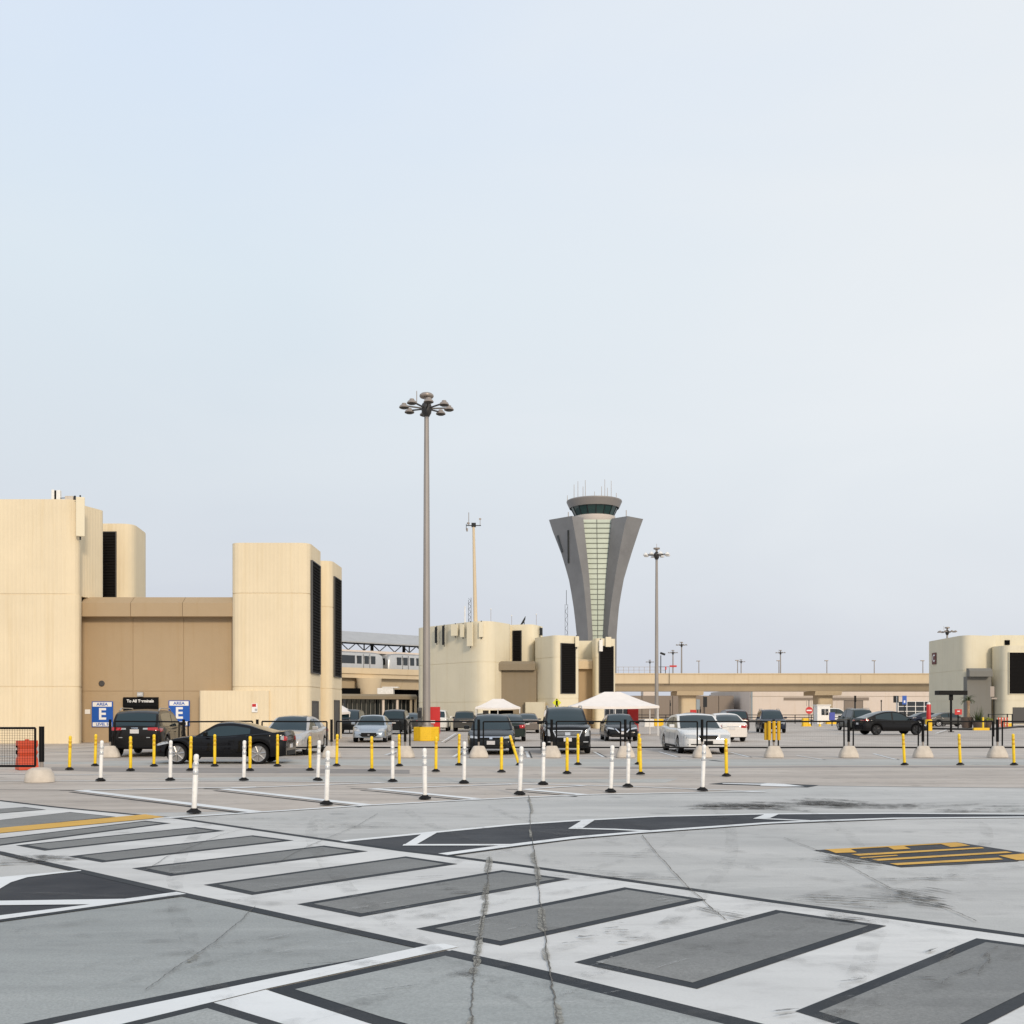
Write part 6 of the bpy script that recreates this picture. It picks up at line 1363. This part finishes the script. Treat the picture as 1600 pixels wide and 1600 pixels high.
def fronds(mb, c, n, l, up0, up1, wd, seed):
    random.seed(seed)
    for i in range(n):
        a = 2*math.pi*i/n+random.uniform(-.3, .3); el = random.uniform(up0, up1); d = Vector((math.cos(a), math.sin(a), 0)); p = Vector(c); ll = l*random.uniform(.75, 1.1); side_ = Vector((-d.y, d.x, 0)); ns = 7
        for k in range(ns):
            t = k/ns; dr = (d*math.cos(el-t*1.6)+Vector((0, 0, math.sin(el-t*1.6)))).normalized(); q = p+dr*ll/ns; wl_ = wd*(1-t*.75)
            for s in (1, -1):
                for m_ in range(2):
                    o_ = p.lerp(q, m_/2); tip = o_+side_*s*wl_*random.uniform(.8, 1.2)+dr*wl_*.6-Vector((0, 0, wl_*.35)); mb.add([o_, o_+dr*ll/ns*.35, tip], [(0, 1, 2)])
            mb.add([p-side_*.012, p+side_*.012, q+side_*.012, q-side_*.012], [(0, 1, 2, 3)]); p = q
    return mb
o = thing('palm_tree', 'small palm with bare trunk and drooping fronds in the left planter', 'palm', (PX(1513, 99), 99, .95)); h = PZ(1094, 99)-.95
MB().lathe([(.17, 0), (.13, h*.3), (.12, h*.8), (.20, h*.9), (.12, h)], n=12).build('trunk', 'trunk', o); fronds(MB(), (0, 0, h), 22, 1.0, .1, 1.35, .20, 5).build('crown', 'leaf', o, smooth=0)
cs_ = MB(); fronds(cs_, (0, 0, h-.1), 10, .55, -1.2, -.6, .08, 9); cs_.build('dead_fronds', 'trunk', o, smooth=0)
o = thing('spiky_plant', 'green spiky plant in the wide middle planter', 'plant', (PX(1529, 98), 98, .60))
pl_ = MB(); random.seed(3)
for i in range(70):
    a = random.uniform(0, 6.28); el = random.uniform(.5, 1.5); l = random.uniform(.8, 1.7); d = Vector((math.cos(a)*math.cos(el), math.sin(a)*math.cos(el), math.sin(el))); s = Vector((-math.sin(a), math.cos(a), 0))*.045; b0 = Vector((random.uniform(-.3, .3), random.uniform(-.3, .3), 0)); pl_.add([b0-s, b0+s, b0+d*l], [(0, 1, 2)])
pl_.build('leaves', 'leaf', o, smooth=0)
o = thing('shrub', 'yellow green shrub in the smallest planter', 'plant', (PX(1543.5, 99.5), 99.5, .62)); sh = MB(); random.seed(4)
for i in range(160):
    p = Vector((random.gauss(0, .2), random.gauss(0, .2), abs(random.gauss(.12, .12)))); q = Vector((random.uniform(-1, 1), random.uniform(-1, 1), random.uniform(-1, 1))).normalized()*.09; r_ = q.orthogonal().normalized()*.05; sh.add([p-q, p+r_, p+q, p-r_], [(0, 1, 2, 3)])
sh.build('leaves', mat('yellow green leaf', (.20, .22, .015), .6, var=.3, scale=6), o, smooth=0)
o = thing('yellow_bollard', 'short yellow bollard in front of the wide planter', 'bollard', (PX(1536, 95), 95, 0)); MB().lathe([(.085, 0), (.085, 1.0), (.06, 1.06), (0, 1.08)], n=14).build('post', 'yellow', o); MB().lathe([(.15, 0), (.15, .03), (.09, .05)], n=14).build('foot', 'yellow_deep', o)
# booth, blue bin, barriers and cones near the right
o = thing('booth', 'small white booth with a window beyond the no entry sign', 'booth', (PX(1284, 128), 128, 0))
MB().box((0, 0, 1.15), (1.6, 1.6, 2.3)).build('wall', 'white_pl', o, smooth=0, bevel=.03); MB().box((.15, -.81, 1.50), (.85, .05, .75)).build('window', 'glass_dark', o, smooth=0); MB().box((0, 0, 2.36), (1.8, 1.8, .12)).build('roof', 'white_pl', o, smooth=0); MB().box((.15, -.85, 1.5), (.05, .04, .75)).build('frame', 'white_pl', o, smooth=0)
o = thing('blue_panel', 'blue panel board right of the white booth', 'panel', (PX(1300, 112), 112, 0)); MB().box((0, 0, 1.05), (.56, .3, .85)).build('panel', mat('violet blue panel', (.05, .07, .36), .5), o, smooth=0, bevel=.02); MB().box((0, 0, .3), (.1, .1, .65)).build('post', 'steel', o, smooth=0)
def yellow_base(px, py, w, h, lb, m='yellow_conc', name='barrier_block'):
    p = G(px, py); o = thing(name, lb, 'barrier', (p.x, p.y, 0)); w = w/F*p.y; h = h/F*p.y
    MB().prism(rpoly([(-w/2, -.3), (w/2, -.3), (w/2, .3), (-w/2, .3)], .1, 3), 0, h).build('block', m, o, smooth=0, bevel=.03); MB().prism(rpoly([(-w/2-.04, -.34), (w/2+.04, -.34), (w/2+.04, .34), (-w/2-.04, .34)], .1, 3), 0, .08).build('foot', m, o, smooth=0); return o
yellow_base(1299, 1131.5, 16, 5, 'low yellow block at the foot of the blue panel'); yellow_base(1258, 1135, 9, 13, 'yellow drum shaped block left of the no entry sign'); yellow_base(1014, 1135.5, 15, 12, 'white water barrier left of the second tall lamp plinth', 'white_pl'); 
def cone(px, py, h, m, lb):
    p = G(px, py); h = h/F*p.y; o = thing('traffic_cone', lb, 'cone', (p.x, p.y, 0), group='traffic cones'); MB().lathe([(h*.22, .03), (h*.05, h), (0, h)], n=14).build('cone', m, o); MB().box((0, 0, .02), (h*.62, h*.62, .04)).build('foot', m, o, smooth=0); MB().lathe([(h*.152, h*.45), (h*.112, h*.65)], n=14).build('band', 'white', o)
cone(1265, 1135, 10, 'yellow', 'yellow cone in front of the no entry sign'); cone(1281, 1135, 9, 'yellow', 'yellow cone in front of the white booth'); cone(1440, 1131, 11, 'orange', 'orange cone just left of the red pillar'); cone(1590, 1131, 9, 'orange', 'orange cone in front of the dark door of the C building')
o = thing('mesh_barrier', 'orange and white striped barrier left of the dark door of the C building', 'barrier', (PX(1567, 100), 100, 0)); mb = MB()
for k in range(4): mb.box((-.42+.28*k, 0, .55), (.13, .05, .95))
mb.build('slat', 'orange', o, smooth=0); MB().box((0, .04, .9), (1.1, .03, .12)).box((0, .04, .3), (1.1, .03, .12)).build('rail', 'white_pl', o, smooth=0)
yellow_base(1576, 1135, 7, 5, 'low yellow block right of the orange striped barrier')
r_ = thing('guard_rail', 'dark pipe railing by the dark door of the C building', 'railing', (PX(1560, 103), 103, 0)); mb = MB()
for x in (-1.0, .9, 1.4): mb.bar((x, 0, 0), (x, 0, 1.35), .1)
mb.build('post', 'steel', r_, smooth=0); MB().bar((-1.0, 0, 1.3), (1.4, 0, 1.3), .07).build('rail', 'steel', r_, smooth=0)
